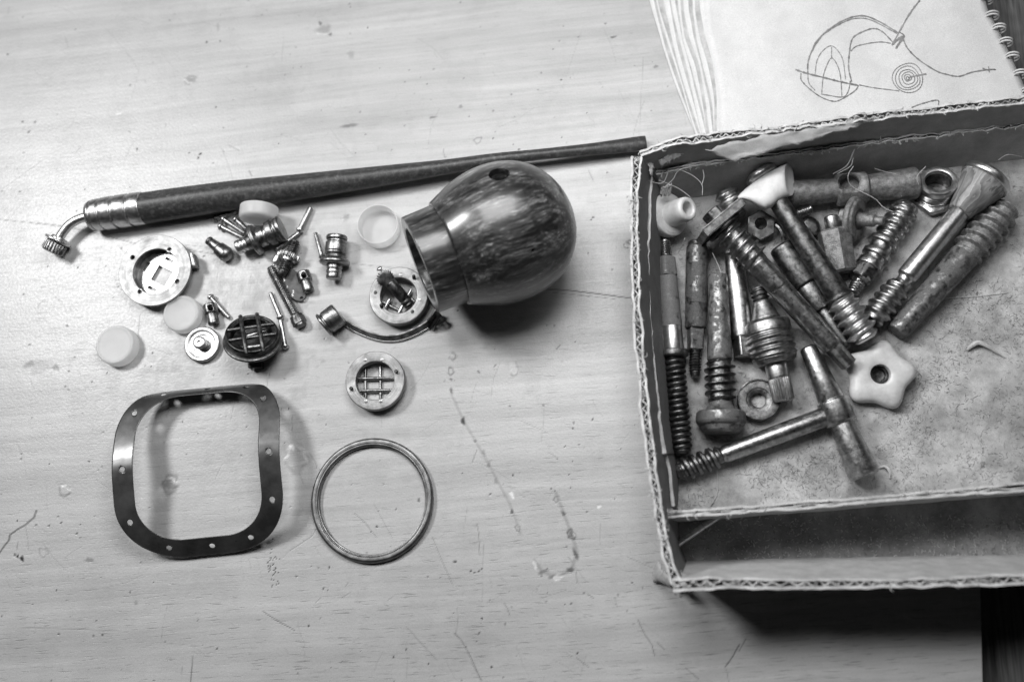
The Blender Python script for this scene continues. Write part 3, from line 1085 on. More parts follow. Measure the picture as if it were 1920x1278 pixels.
def wall_parts(root, name, rim_px, base_px, h, T, pitch=16.0, jit=3.0, seed=0, flutes=True, edge=True, zb=ZF, mats=("kraft", "kraft_dark"), thick=4.0, torn=None):
    """corrugated board: outer liner, inner liner and the wavy paper between them"""
    rim = [P(u, v, h) for u, v in rim_px]
    base = [P(u, v, zb) for u, v in base_px] if base_px else [Vector((p.x, p.y, zb)) for p in rim]
    n0 = 70
    R0, L = resample(rim, n0)
    B0, _ = resample(base, n0)

    def crush(t):
        return max(0.45, 0.86 + 0.45 * mnoise.noise(Vector((t * L * 0.011, seed * 2.7, 1))) + 0.28 * mnoise.noise(Vector((t * L * 0.05, seed * 1.7, 3))))

    def S_(t, hh):
        x = t * (n0 - 1)
        k = min(int(x), n0 - 2)
        f = x - k
        r = R0[k].lerp(R0[k + 1], f)
        b = B0[k].lerp(B0[k + 1], f)
        tan = (R0[min(k + 2, n0 - 1)] - R0[max(k - 1, 0)])
        nrm = Vector((tan.y, -tan.x, 0)).normalized()
        return b.lerp(r, hh), nrm

    def sheet(nm, offf, mat, jitter, ns, parent, hh_top=1.0):
        V = []
        rows = 6
        for side in (-1, 1):
            for i in range(ns + 1):
                t = i / ns
                top = hh_top + jitter * (mnoise.noise(Vector((t * L * 0.06, seed * 7.3, side * 0.1))) + 0.5 * mnoise.noise(Vector((t * L * 0.25, seed, 4)))) / h
                if torn:
                    top *= torn(t)
                for j in range(rows + 1):
                    hh = top * j / rows
                    p, nr = S_(t, hh)
                    w = 1.2 * mnoise.noise(Vector((t * L * 0.02, hh * 3, seed * 3.1)))
                    V.append(p + nr * (offf(t) * (1 + (crush(t) - 1) * hh * hh) + side * thick / 2 + w))
        m = (ns + 1) * (rows + 1)
        Fc = []
        ix = lambda s, i, j: s * m + i * (rows + 1) + j
        for i in range(ns):
            for j in range(rows):
                Fc.append((ix(0, i, j), ix(0, i, j + 1), ix(0, i + 1, j + 1), ix(0, i + 1, j)))
                Fc.append((ix(1, i, j), ix(1, i + 1, j), ix(1, i + 1, j + 1), ix(1, i, j + 1)))
            Fc.append((ix(0, i, rows), ix(1, i, rows), ix(1, i + 1, rows), ix(0, i + 1, rows)))
            Fc.append((ix(0, i, 0), ix(0, i + 1, 0), ix(1, i + 1, 0), ix(1, i, 0)))
        for i in (0, ns):
            for j in range(rows):
                Fc.append((ix(0, i, j), ix(1, i, j), ix(1, i, j + 1), ix(0, i, j + 1)))
        o = mesh(nm, V, Fc, mat, parent, 50)
        bm = bmesh.new()
        bm.from_mesh(o.data)
        bmesh.ops.recalc_face_normals(bm, faces=bm.faces)
        bm.to_mesh(o.data)
        bm.free()
        # the cut rim shows paler paper
        if edge:
            o.data.materials.append(M["kraft_edge"])
            nf = len(o.data.polygons)
            mi = np.zeros(nf, np.int32)
            per = rows * 2 + 2
            for i in range(ns):
                mi[i * per + rows * 2] = 1
            o.data.polygons.foreach_set("material_index", mi)
        return o
    ns = int(L / 6)
    w = sheet(name, lambda t: T / 2 - thick / 2, M[mats[0]], jit, ns, root)
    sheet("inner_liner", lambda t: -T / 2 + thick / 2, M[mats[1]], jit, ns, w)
    if flutes:
        nf = int(L / pitch * 12)
        amp = T / 2 - thick * 1.25
        ph = seed * 1.3

        def wave(t):
            x = t * L / pitch + ph + 0.8 * mnoise.noise(Vector((t * L * 0.006, 8, seed))) + 0.35 * mnoise.noise(Vector((t * L * 0.015, 3, seed)))
            tri = 2 * abs(2 * (x - math.floor(x)) - 1) - 1
            return amp * (0.65 * tri + 0.35 * math.cos(2 * PI * x)) * (0.8 + 0.5 * mnoise.noise(Vector((t * L * 0.04, 1, seed + 2))))
        old = thick
        thick = 2.2
        sheet("fluting", wave, M["kraft_edge"], jit * 1.2, nf, w, 1.0 - 2.5 / h)
        thick = old
    return w


box = thing("cardboard_box", "old open corrugated cardboard box holding a heap of metal tap parts", "box", P(1560, 700))
RIM_L = [(1194, 294), (1191, 340), (1189, 400), (1190, 480), (1195, 600), (1203, 700), (1212, 790), (1222, 870), (1235, 960), (1250, 1040), (1268, 1092)]
BASE_L = [(1237, 366), (1234, 420), (1234, 480), (1238, 600), (1243, 700), (1249, 790), (1255, 870), (1260, 960), (1268, 1030), (1280, 1060)]
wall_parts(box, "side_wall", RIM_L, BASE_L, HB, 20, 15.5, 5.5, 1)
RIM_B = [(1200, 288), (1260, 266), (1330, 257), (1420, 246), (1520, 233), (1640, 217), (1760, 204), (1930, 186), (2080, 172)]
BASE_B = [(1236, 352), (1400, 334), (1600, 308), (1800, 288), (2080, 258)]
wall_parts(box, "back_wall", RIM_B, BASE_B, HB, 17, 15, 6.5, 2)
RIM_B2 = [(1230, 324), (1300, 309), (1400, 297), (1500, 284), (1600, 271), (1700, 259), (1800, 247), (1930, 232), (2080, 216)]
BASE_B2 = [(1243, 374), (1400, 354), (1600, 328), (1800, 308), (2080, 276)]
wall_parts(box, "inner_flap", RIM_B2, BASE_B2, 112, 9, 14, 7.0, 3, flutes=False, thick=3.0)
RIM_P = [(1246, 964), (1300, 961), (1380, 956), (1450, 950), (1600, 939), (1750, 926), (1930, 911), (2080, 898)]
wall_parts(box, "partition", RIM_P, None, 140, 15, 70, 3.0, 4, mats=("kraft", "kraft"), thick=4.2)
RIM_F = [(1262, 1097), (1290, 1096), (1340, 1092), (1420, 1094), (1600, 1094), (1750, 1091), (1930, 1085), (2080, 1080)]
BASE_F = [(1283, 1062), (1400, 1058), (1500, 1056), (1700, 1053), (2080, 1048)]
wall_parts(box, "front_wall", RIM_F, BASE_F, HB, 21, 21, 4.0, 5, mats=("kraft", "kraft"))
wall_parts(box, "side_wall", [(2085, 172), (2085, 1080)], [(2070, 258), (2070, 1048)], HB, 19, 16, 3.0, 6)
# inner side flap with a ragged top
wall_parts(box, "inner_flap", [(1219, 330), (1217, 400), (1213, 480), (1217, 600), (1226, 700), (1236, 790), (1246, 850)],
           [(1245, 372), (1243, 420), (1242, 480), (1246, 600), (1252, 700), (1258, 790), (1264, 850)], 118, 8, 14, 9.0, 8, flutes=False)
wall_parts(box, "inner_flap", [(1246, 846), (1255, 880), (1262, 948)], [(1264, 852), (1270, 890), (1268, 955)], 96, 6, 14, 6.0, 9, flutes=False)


def box_floor():
    nx, ny = 60, 70
    V = []
    for lvl in (0, 1):
        for j in range(ny + 1):
            t = j / ny
            l = lerp_pl([(1228, 352), (1226, 480), (1232, 600), (1238, 700), (1244, 790), (1252, 870), (1256, 960), (1264, 1030), (1280, 1066)], t)
            r = (2078, 258 + t * (1056 - 258))
            for i in range(nx + 1):
                s = i / nx
                u, v = l[0] + (r[0] - l[0]) * s, l[1] + (r[1] - l[1]) * s
                z = ZF + 0.9 * mnoise.noise(Vector((u * .012, v * .012, 0))) if lvl else 0.6
                V.append(P(u, v, z))
    m = (nx + 1) * (ny + 1)
    Fc = []
    for j in range(ny):
        for i in range(nx):
            a = j * (nx + 1) + i
            Fc.append((m + a, m + a + nx + 1, m + a + nx + 2, m + a + 1))
            Fc.append((a, a + 1, a + nx + 2, a + nx + 1))
    mesh("bottom_panel", V, Fc, M["floorcard"], box, 60)
    V = []  # thin sheet above the bottom panel, its dark colour deepening the partition's shadow
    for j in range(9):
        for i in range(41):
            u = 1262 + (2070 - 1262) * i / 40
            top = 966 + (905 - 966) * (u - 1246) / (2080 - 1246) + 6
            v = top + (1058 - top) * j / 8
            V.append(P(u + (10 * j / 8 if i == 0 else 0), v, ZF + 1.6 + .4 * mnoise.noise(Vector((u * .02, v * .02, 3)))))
    mesh("compartment_shade", V, [(j * 41 + i, (j + 1) * 41 + i, (j + 1) * 41 + i + 1, j * 41 + i + 1) for j in range(8) for i in range(40)], M["shaded_card"], box, 60)


box_floor()


def scrap(name, pts, mat, parent, thick=1.6, rough=3.0, seed=0):
    """ragged paper scrap: grid of photo points with heights"""
    rows = [[P(*p) for p in row] for row in pts]
    nr, nc = 5, 26
    V = []
    for a in range(nr + 1):
        ra = a / nr * (len(rows) - 1)
        k = min(int(ra), len(rows) - 2)
        f = ra - k
        r1, _ = resample(rows[k], nc + 1)
        r2, _ = resample(rows[k + 1], nc + 1)
        for b in range(nc + 1):
            p = r1[b].lerp(r2[b], f)
            e = 1.0 if a in (0, nr) else 0.45
            p = p + Vector((mnoise.noise(Vector((b * .6, a * .7, seed))), mnoise.noise(Vector((b * .6, a * .7, seed + 9))), mnoise.noise(Vector((b * .5, a * .5, seed + 5))))) * rough * e
            V.append(p)
    Fc = [(a * (nc + 1) + b, a * (nc + 1) + b + 1, (a + 1) * (nc + 1) + b + 1, (a + 1) * (nc + 1) + b) for a in range(nr) for b in range(nc)]
    o = mesh(name, V, Fc, mat, parent, 60)
    md = o.modifiers.new("s", "SOLIDIFY")
    md.thickness = thick * U
    return o


scrap("torn_paper", [[(1322, 280, 172), (1420, 256, 176), (1520, 241, 178), (1640, 220, 180)], [(1372, 303, 150), (1440, 286, 158), (1540, 258, 168), (1636, 226, 176)]], M["kraft"], box, 1.6, 8, 2)
scrap("torn_paper", [[(1206, 282, 152), (1240, 268, 156), (1290, 262, 157), (1330, 262, 155)], [(1212, 300, 140), (1250, 290, 142), (1300, 282, 146), (1336, 274, 150)]], M["kraft"], box, 1.6, 8, 5)
scrap("torn_paper", [[(1236, 300, 150), (1258, 288, 152), (1282, 276, 154)], [(1240, 312, 140), (1262, 300, 142), (1284, 288, 146)]], M["kraft_edge"], box, 1.4, 7, 7)
scrap("torn_paper", [[(1205, 298, 150), (1216, 310, 148), (1220, 326, 146)], [(1218, 300, 146), (1226, 312, 142), (1222, 330, 138)]], M["kraft_edge"], box, 1.4, 5, 9)
scrap("torn_paper", [[(1240, 352, 112), (1260, 344, 112)], [(1238, 366, 96), (1256, 364, 92)]], M["kraft_edge"], box, 1.4, 7, 14)
scrap("torn_paper", [[(1276, 1072, 146), (1292, 1082, 150), (1310, 1090, 150)], [(1262, 1092, 152), (1284, 1104, 156), (1306, 1104, 152)], [(1262, 1106, 148), (1276, 1116, 152), (1300, 1108, 146)]], M["kraft_edge"], box, 2.0, 7, 21)
scrap("torn_flap", [[(1236, 1050, 40), (1243, 1068, 60), (1262, 1086, 90)], [(1224, 1074, 10), (1234, 1084, 30), (1256, 1094, 70)], [(1226, 1090, 4), (1240, 1090, 14), (1262, 1102, 50)]], M["kraft"], box, 1.6, 4, 23)
r4 = random.Random(11)
for i in range(11):                              # ragged flute ends along the torn back rim
    t = 1215 + i * 12 + r4.uniform(-4, 4)
    y = 292 - (t - 1200) * 0.2 - 8 + r4.uniform(-4, 6)
    scrap("torn_paper", [[(t, y, 152), (t + 9, y - 5 + r4.uniform(-3, 3), 156)], [(t + 2, y + 10, 140), (t + 12, y + 5, 146)]], M["kraft_edge"] if i % 2 else M["kraft"], box, 1.4, 5, 30 + i)


def fibres(name, mat, n, seed, area_, r, lens, zf, kind="stuff", parent=None):
    rr = random.Random(seed)
    V, Fc = [], []
    for _ in range(n):
        u, v = area_(rr)
        L = rr.choice(lens) * rr.uniform(.7, 1.3)
        a = rr.uniform(0, 2 * PI)
        p = P(u, v, zf + rr.uniform(0.2, 1.0))
        path = []
        cv = rr.uniform(-1.5, 1.5)
        for k in range(4):
            path.append(p.copy())
            a += cv / 3
            p = p + Vector((math.cos(a), math.sin(a), rr.uniform(-.06, .08))) * (L / 3)
        v_, f_, _u = tube_data(path, r * rr.uniform(.6, 1.3), 3, None, False, len(V))
        V += v_
        Fc += f_
    o = mesh(name, V, Fc, mat, parent, 60, kind=kind)
    return o


def in_floor(rr):
    while True:
        u, v = rr.uniform(1245, 1925), rr.uniform(320, 955)
        if rr.random() < 0.5 + 1.3 * mnoise.noise(Vector((u * .012, v * .012, 5.0))) + .5 * mnoise.noise(Vector((u * .04, v * .04, 2.0))):
            return u, v


def in_front(rr):
    return rr.uniform(1290, 1925), rr.uniform(965, 1052)


fibres("dust_fibres", M["fibre_dark"], 6500, 1, in_floor, 0.24, [3, 4, 6, 9], ZF + 0.6)
fibres("pale_dust", M["fibre_pale"], 2600, 2, in_floor, 0.34, [3, 5, 8], ZF + 0.6)
fibres("compartment_dust", M["fibre_pale"], 700, 3, in_front, 0.6, [3, 4, 6], ZF + 2.2)
fibres("compartment_grit", M["fibre_dark"], 500, 4, in_front, 0.35, [3, 5], ZF + 2.2)
rz = random.Random(17)
zv, zf_ = [], []
for pl, hh, nn in ((RIM_L, HB, 260), (RIM_B, HB, 200), (RIM_B2, 112, 240), (RIM_P, 140, 120), (RIM_F, HB, 150)):
    for _ in range(nn):
        t = rz.random() * 0.93
        u, v = lerp_pl(pl, t)
        p = P(u + rz.uniform(-9, 9) * (pl is RIM_L), v + rz.uniform(-8, 8) * (pl is not RIM_L), hh - rz.uniform(0, 3))
        a, b = rz.uniform(0, 6.28), rz.uniform(-.2, .9)
        L = rz.choice([3, 4, 6, 9])
        q = [p, p + Vector((math.cos(a), math.sin(a), b)) * L * .5, p + Vector((math.cos(a + .6), math.sin(a + .6), b * .4)) * L]
        v_, f_, _u = tube_data(q, [1.3, .9, .35], 3, None, False, len(zv))
        zv += v_
        zf_ += f_
mesh("rim_fuzz", zv, zf_, M["kraft_edge"], box, 60, kind="stuff")
hv, hf = [], []
for pts in [[(1214, 338, 124), (1240, 344, 118), (1250, 330, 118), (1254, 314, 116)], [(1244, 352, 110), (1262, 336, 112), (1276, 318, 114), (1330, 306, 115)],
            [(1275, 318, 116), (1300, 330, 112), (1316, 346, 104), (1317, 366, 96)], [(1316, 346, 104), (1320, 332, 108), (1318, 318, 112)], [(1236, 338, 116), (1270, 352, 108), (1290, 366, 104), (1296, 372, 100)],
            [(1600, 312, 95), (1590, 330, 90), (1598, 350, 75), (1640, 372, 64), (1662, 392, 56), (1724, 412, 40)], [(1600, 296, 104), (1594, 312, 96), (1570, 326, 84)], [(1736, 312, 100), (1720, 330, 92), (1722, 346, 80)],
            [(1562, 326, 80), (1588, 310, 96), (1602, 280, 110)], [(1640, 316, 90), (1660, 322, 80), (1680, 326, 74)], [(1706, 326, 80), (1700, 345, 60), (1690, 368, 50)], [(1872, 300, 60), (1890, 290, 80), (1916, 294, 60)],
            [(1270, 478, 30), (1282, 452, 60), (1284, 446, 60)], [(1336, 474, 50), (1348, 500, 48), (1356, 525, 46)], [(1345, 880, 10), (1346, 905, 9), (1345, 925, 9), (1332, 948, 9)], [(1650, 265, 118), (1652, 245, 125), (1640, 235, 140)],
            [(1760, 560, 9), (1830, 555, 9), (1890, 548, 9)], [(1478, 1055, 12), (1440, 1050, 9), (1400, 1054, 9)]]:
    v_, f_, _u = tube_data(smooth_path([P(*p) for p in pts], 16), 0.55, 4, None, False, len(hv))
    hv += v_
    hf += f_
mesh("loose_hairs", hv, hf, M["fibre_pale"], None, 60, kind="stuff")

# ================================================================ PARTS ON THE TABLE
# ---- long dark stem with bent metal nozzle
def build_stem():
    t = thing("tapered_stem", "long dark tapered stem with grooved metal collar and bent nozzle lying on the table", "pipe stem", P(640, 350))
    prof = [(266, 391, 29.5, 31), (340, 380, 29, 31), (440, 366, 27.5, 31), (540, 353, 24.5, 31), (640, 340, 21.5, 32), (740, 326.5, 18, 33), (840, 312.5, 14, 34), (930, 299, 12, 34), (1010, 290, 10.5, 33), (1100, 281, 11.5, 28), (1160, 274.5, 13.5, 22), (1200, 270, 15, 18), (1211, 269, 15.2, 17)]
    pts = smooth_path([P(a, b, d) for a, b, _, d in prof], 90)
    rad = smooth_path([Vector((c * K(a, b, d), 0, 0)) for a, b, c, d in prof], 90)
    fl = [1.0 if i < 60 else 1.0 - 0.42 * ((i - 60) / 30) for i in range(91)]
    V, Fc, uv = tube_data(pts, [r.x for r in rad], 40, fl)
    n = 40
    # a faint worn flat along the upper side
    for i in range(91):
        for j in range(n):
            a = 2 * PI * j / n
            d = abs(((a - 5.6 + PI) % (2 * PI)) - PI)
            if d < 0.55:
                V[i * n + j] = pts[i].lerp(V[i * n + j], 1 - 0.10 * (1 - d / 0.55) * (1 if i < 70 else 0))
    mesh("shaft", V, Fc, M["ebony"], t, 40, uv)
    ax = Axis((167, 405, 31), (270, 390, 31))
    lathe("collar", ax, [(-2, 8), (-1, 20), (1, 25), (6, 28), (8.6, 28.5), (9, 25.5), (11.5, 25.5), (12, 29.5), (25.6, 29.8), (26, 27), (28.6, 27), (29, 30.5), (50, 31), (50.5, 26.8), (54.5, 26.8), (55, 31), (78, 31), (78.6, 27.5), (82.6, 27.5), (83, 31), (103, 30.6), (104, 29)], M["bright"], t, 56)
    path = smooth_path([P(170, 404, 31), P(156, 408, 31), P(143, 413, 31), P(129, 422.5, 30), P(117, 437, 28), P(110, 450, 26)], 24)
    tube("bent_pipe", path, [8.6 * 1.1] * 25, M["bright"], t, 24)
    ax = Axis((110, 449, 26), (94, 478, 23))
    lathe("flange", ax, [(-5, 9), (-5, 14), (-1, 15), (0, 15), (0, 23), (1, 24.5), (4, 24.5), (5, 23), (5, 16)], M["bright"], t, 48)
    lathe("knurled_nut", ax, [(4, 14), (6, 17), (8, spline_r(22, 19, 1.3, .6)), (25, spline_r(22, 19, 1.3, .6)), (27, 17.5), (28, 15), (28, 8), (20, 7)], M["steel"], t, 132, caps=(True, True), c=0)


build_stem()


# ---- polished burl bulb
def build_bulb():
    t = thing("wooden_bulb", "large polished burl wood bulb with short neck lying on its side", "wooden bulb", P(960, 500))
    ax = Axis((788, 497, 166), (1067, 389, 122))
    prof = [(56, 60), (56, 99), (57, 101), (66, 105), (80, 111.5), (100, 120), (120, 126.5), (140, 130.5), (160, 132), (180, 131.5), (200, 128.5), (220, 122.5), (238, 114), (255, 102), (269, 88), (281, 71), (290, 53), (296, 34), (299, 16), (299.8, 4)]
    fine = []
    for i in range(len(prof) - 1):
        fine.append(prof[i])
        if i >= 2:
            fine.append(((prof[i][0] + prof[i + 1][0]) / 2, (prof[i][1] + prof[i + 1][1]) / 2 + 0.25))
    fine.append(prof[-1])
    body = lathe("body", ax, fine, M["burl"], t, 96, c=0, angle=50)
    for v in body.data.vertices:
        pass
    co = np.array([v.co[:] for v in body.data.vertices]) / U + np.array(ORG[t]) / U
    nr = np.array([v.normal[:] for v in body.data.vertices])
    px = proj(co)
    cp = np.array([0, 0, H])
    facing = np.einsum("ij,ij->i", nr, cp - co) > 0
    for (u, v), r, dep in (((935, 329), 19.5, 46), ((996, 466), 3.2, 10)):
        dist = np.hypot(px[:, 0] - u, px[:, 1] - v) + (~facing) * 1e4
        k = int(np.argmin(dist))
        drill(body, co[k], -nr[k], r, dep)
    body.data.polygons.foreach_set("use_smooth", [True] * len(body.data.polygons))
    body.data.set_sharp_from_angle(angle=math.radians(40))
    lathe("neck", ax, [(110, 60), (100, 66), (10, 70), (0, 72), (-0.5, 74), (-1, 92), (0, 94), (30, 95), (57, 96), (57, 60)], M["burl"], t, 96, c=1.6)


build_bulb()


# ---- frosted plastic caps
def cap_up(label, u, v, r, h, recess=1.5):
    o = P(u, v)
    t = thing("plastic_cap", label, "plastic cap", o, "frosted plastic caps on the table")
    k = K(u, v)
    ax = Axis(o + EZ * 0.5, EZ, k)
    lathe("cap_shell", ax, [(0, r - 3), (0, r), (h * .75, r), (h * .92, r - 1.2), (h, r - 4), (h - .9, r - 6.2), (h - 1.2, r - 9), (h - recess, 3)], M["cap"], t, 56, caps=(True, True))
    return t


def cap_open(label, A, d, k, r, h, wall=2.6, mat="capclear"):
    base = Vector((A.x, A.y, 0))
    t = thing("plastic_cap", label, "plastic cap", base, "frosted plastic caps on the table")
    ax = Axis(A, d, k)
    lathe("cap_shell", ax, [(0, 2), (0, r - 3), (1.5, r - 1), (4, r), (h, r), (h, r - wall), (5, r - wall - .5), (3, r - wall - 3), (2.6, 2)], M[mat], t, 56)
    return t


cap_up("frosted round plastic cap alone at the left of the small parts", 226, 651, 37.5, 24)
cap_up("frosted plastic cap touching the rim of the large flanged ring", 347, 592, 35, 20)
cap_open("clear shallow plastic cap standing open side up beside the bulb's neck", P(714, 430, 0.5), EZ, K(714, 430), 38.5, 30)
cap_open("frosted plastic cap tipped on its edge against the dark stem", P(484, 412, 37), Vector((0.03, 1, -0.02)), K(484, 412, 37), 35.5, 25, 2.6, "cap")


# ---- flanged ring with square window
def build_flange_ring():
    o = P(292, 511)
    k = K(292, 511)
    t = thing("flanged_ring", "large pale flanged metal ring with four screw holes and a square window", "metal ring", o)
    top = 30.0
    c0 = P(290, 506, top) - EZ * 7
    hs = []
    for (x, y) in [(905, 683), (1235, 615), (1305, 900), (970, 990)]:
        q = P(60 + x / 4.8, 340 + y / 4.8, top)
        hs.append(((q - c0).x, (q - c0).y))
    ring = plate("flange_plate", [circ(0, 0, 68.5 * k, 96), circ(2, -2, 43 * k, 72)[::-1]] + [circ(x, y, 4.6, 20)[::-1] for x, y in hs], c0, EX, EY, EZ, 7, 1.0, M["facering"], t)
    for x, y in hs:
        a2 = Axis(c0 + EX * x + EY * y - EZ * 8, EZ, 1.0)
        lathe("screw_hole", a2, [(0, 1), (0, 6.5), (8.2, 6.5), (8.2, 4.4), (2, 4.4), (2, 1)], M["black"], t, 20)
    ax = Axis(c0 + EX * 2 - EY * 2 - EZ * 20, EZ, k)
    lathe("sleeve", ax, [(0, 43), (0, 50), (4, 50), (4, 54), (12, 54), (12, 50), (19, 50), (19, 43)], M["dark"], t, 64, closed=True)
    th = math.radians(-27)
    sq = [(17 * math.cos(th + PI / 4 + i * PI / 2) * 1.45 + 4, 17 * math.sin(th + PI / 4 + i * PI / 2) * 1.45 - 4) for i in range(4)]
    sl = []
    for a in (152, 245, 60):
        a = math.radians(a)
        e = Vector((math.cos(a), math.sin(a)))
        f = Vector((-e.y, e.x))
        sl.append([tuple(e * x + f * y) for x, y in ((38, -9), (38, 9), (32, 11), (31, -11))])
    plate("window_plate", [circ(0, 0, 43.5 * k, 64), sq[::-1]] + [q[::-1] for q in sl], c0 + EX * 2 - EY * 2 - EZ * 18, EX, EY, EZ, 3, 0.25, M["steel"], t)
    q = P(367, 488, 20)
    d = (q - c0)
    d.z = 0
    d.normalize()
    e = Vector((-d.y, d.x, 0))
    rbox("lug", c0 + d * 72 - EZ * 6, d, e, EZ, 14, 13, 10, M["dark"], t, 3)
    rbox("lug", c0 + d * 82 - EZ * 2, d, e, EZ, 3, 15, 12, M["steel"], t, 2)
    q = P(230, 540, 12)
    d = (q - c0)
    d.z = 0
    d.normalize()
    e = Vector((-d.y, d.x, 0))
    rbox("lug", c0 + d * 62 - EZ * 10, d, e, EZ, 6, 12, 8, M["dark"], t, 2)


build_flange_ring()


# ---- loose rivets
def rivet(label, head, tip, z0=9, z1=6, rs=4.5, rh=7.6, mat="bright", hd=True):
    ax = Axis((*head, z0), (*tip, z1))
    L = math.hypot(head[0] - tip[0], head[1] - tip[1])
    t = thing("rivet", label, "rivet", P(*head), "loose round headed rivets on the table")
    if hd:
        lathe("head", ax, [(-4.6, .6), (-4.4, 2.5), (-3.4, 4.6), (-1.8, 6.2), (0, rh), (1.2, rh), (1.6, rs)], M[mat], t, 28, c=0)
    lathe("shank", ax, [(0, rs * .9), (2, rs), (L - 1, rs), (L, rs * .85)], M["steel"], t, 24, c=.6)
    return t


rivet("dull rivet half hidden in the shadow under the dark stem", (404.6, 410), (442, 396), 8, 6, mat="dark")
rivet("upper of two long parallel rivets left of the tipped cap", (418.7, 410.5), (459.4, 438), 10, 6)
rivet("lower of two long parallel rivets, its tip against the lying brass valve", (413.5, 424.2), (456, 446), 9, 6)
rivet("short rivet with its tip hidden under the tipped cap", (442, 411), (462, 430), 9, 6)
rivet("thick rivet standing clear at the upper right of the lying brass valve", (562, 431.5), (582.3, 389), 9, 6, 4.8, 7)
rivet("dull rivet leaning between the lying brass valve and the geared stud", (521, 466), (561, 436), 10, 7, 4.2, 5, "steel")
rivet("rivet leaning on the collared valve left of the clear cap", (603.5, 480), (591.6, 437), 14, 6, 4.0, 5.5, "steel")
rivet("bright rivet lying above the small knob and dark barrel nut", (395, 556.5), (429, 595.5), 9, 6, 4.2, 7)
rivet("upper rivet of the end to end pair beside the long spring", (525.5, 595), (507, 549), 9, 6, 4.0, 7)
rivet("lower rivet of the end to end pair touching the dark grid cap", (535, 650), (526, 600), 9, 7, 4.2, 7.4)


# ---- brass valve lying on its side
def build_valve():
    t = thing("brass_valve", "stepped brass valve with large flange lying beneath the tipped plastic cap", "valve", P(490, 450))
    ax = Axis((444, 464.5, 24), (530.5, 427.5, 30))
    lathe("tip", ax, [(0, 9), (0, 12), (2, 13.4), (8, 13.6), (8.6, 12), (10, 12), (10.6, 13.6), (15, 13.6), (15.6, 12), (17, 12), (17.6, 13.6), (22, 13.6), (23, 12)], M["bright"], t, 48)
    lathe("barrel", ax, [(22, 12), (23, 14.4), (33, 15.5), (40, 15)], M["dark"], t, 48)
    lathe("flange", ax, [(34, 14), (34, 28.5), (36, 30), (38, 30), (38.5, 28.6), (42, 28.6), (43, 27), (46, 22), (47, 14)], M["brass"], t, 64)
    lathe("body", ax, [(46, 14), (46, 19), (52, 18), (58, 20), (60, 17.5), (64, 17.5), (64.4, 23), (77, 23.5), (77.6, 20), (80, 20), (80.6, 23), (84, 23), (84.6, 22), (86, 24), (92, 25), (93, 23), (93, 4)], M["brass"], t, 56, wob=.03)
    t = thing("plug_fitting", "small domed brass plug fitting with narrow neck by the valve's tip", "fitting", P(415, 470))
    ax = Axis((390.5, 450, 13), (432, 483, 16))
    lathe("cap", ax, [(0, 2), (0, 7), (.8, 8.6), (5, 8.6), (6, 7)], M["dark"], t, 40)
    lathe("neck", ax, [(5, 6.4), (7.5, 6.6), (8, 9), (22, 10), (23, 9.6), (24, 11), (26, 11)], M["brass"], t, 40)
    lathe("domed_body", ax, [(25, 9), (25, 12.4), (26, 13.6), (43, 14.8), (48, 13), (51.5, 9), (53, 5), (54, 1.5)], M["brass"], t, 44, c=.8)


build_valve()


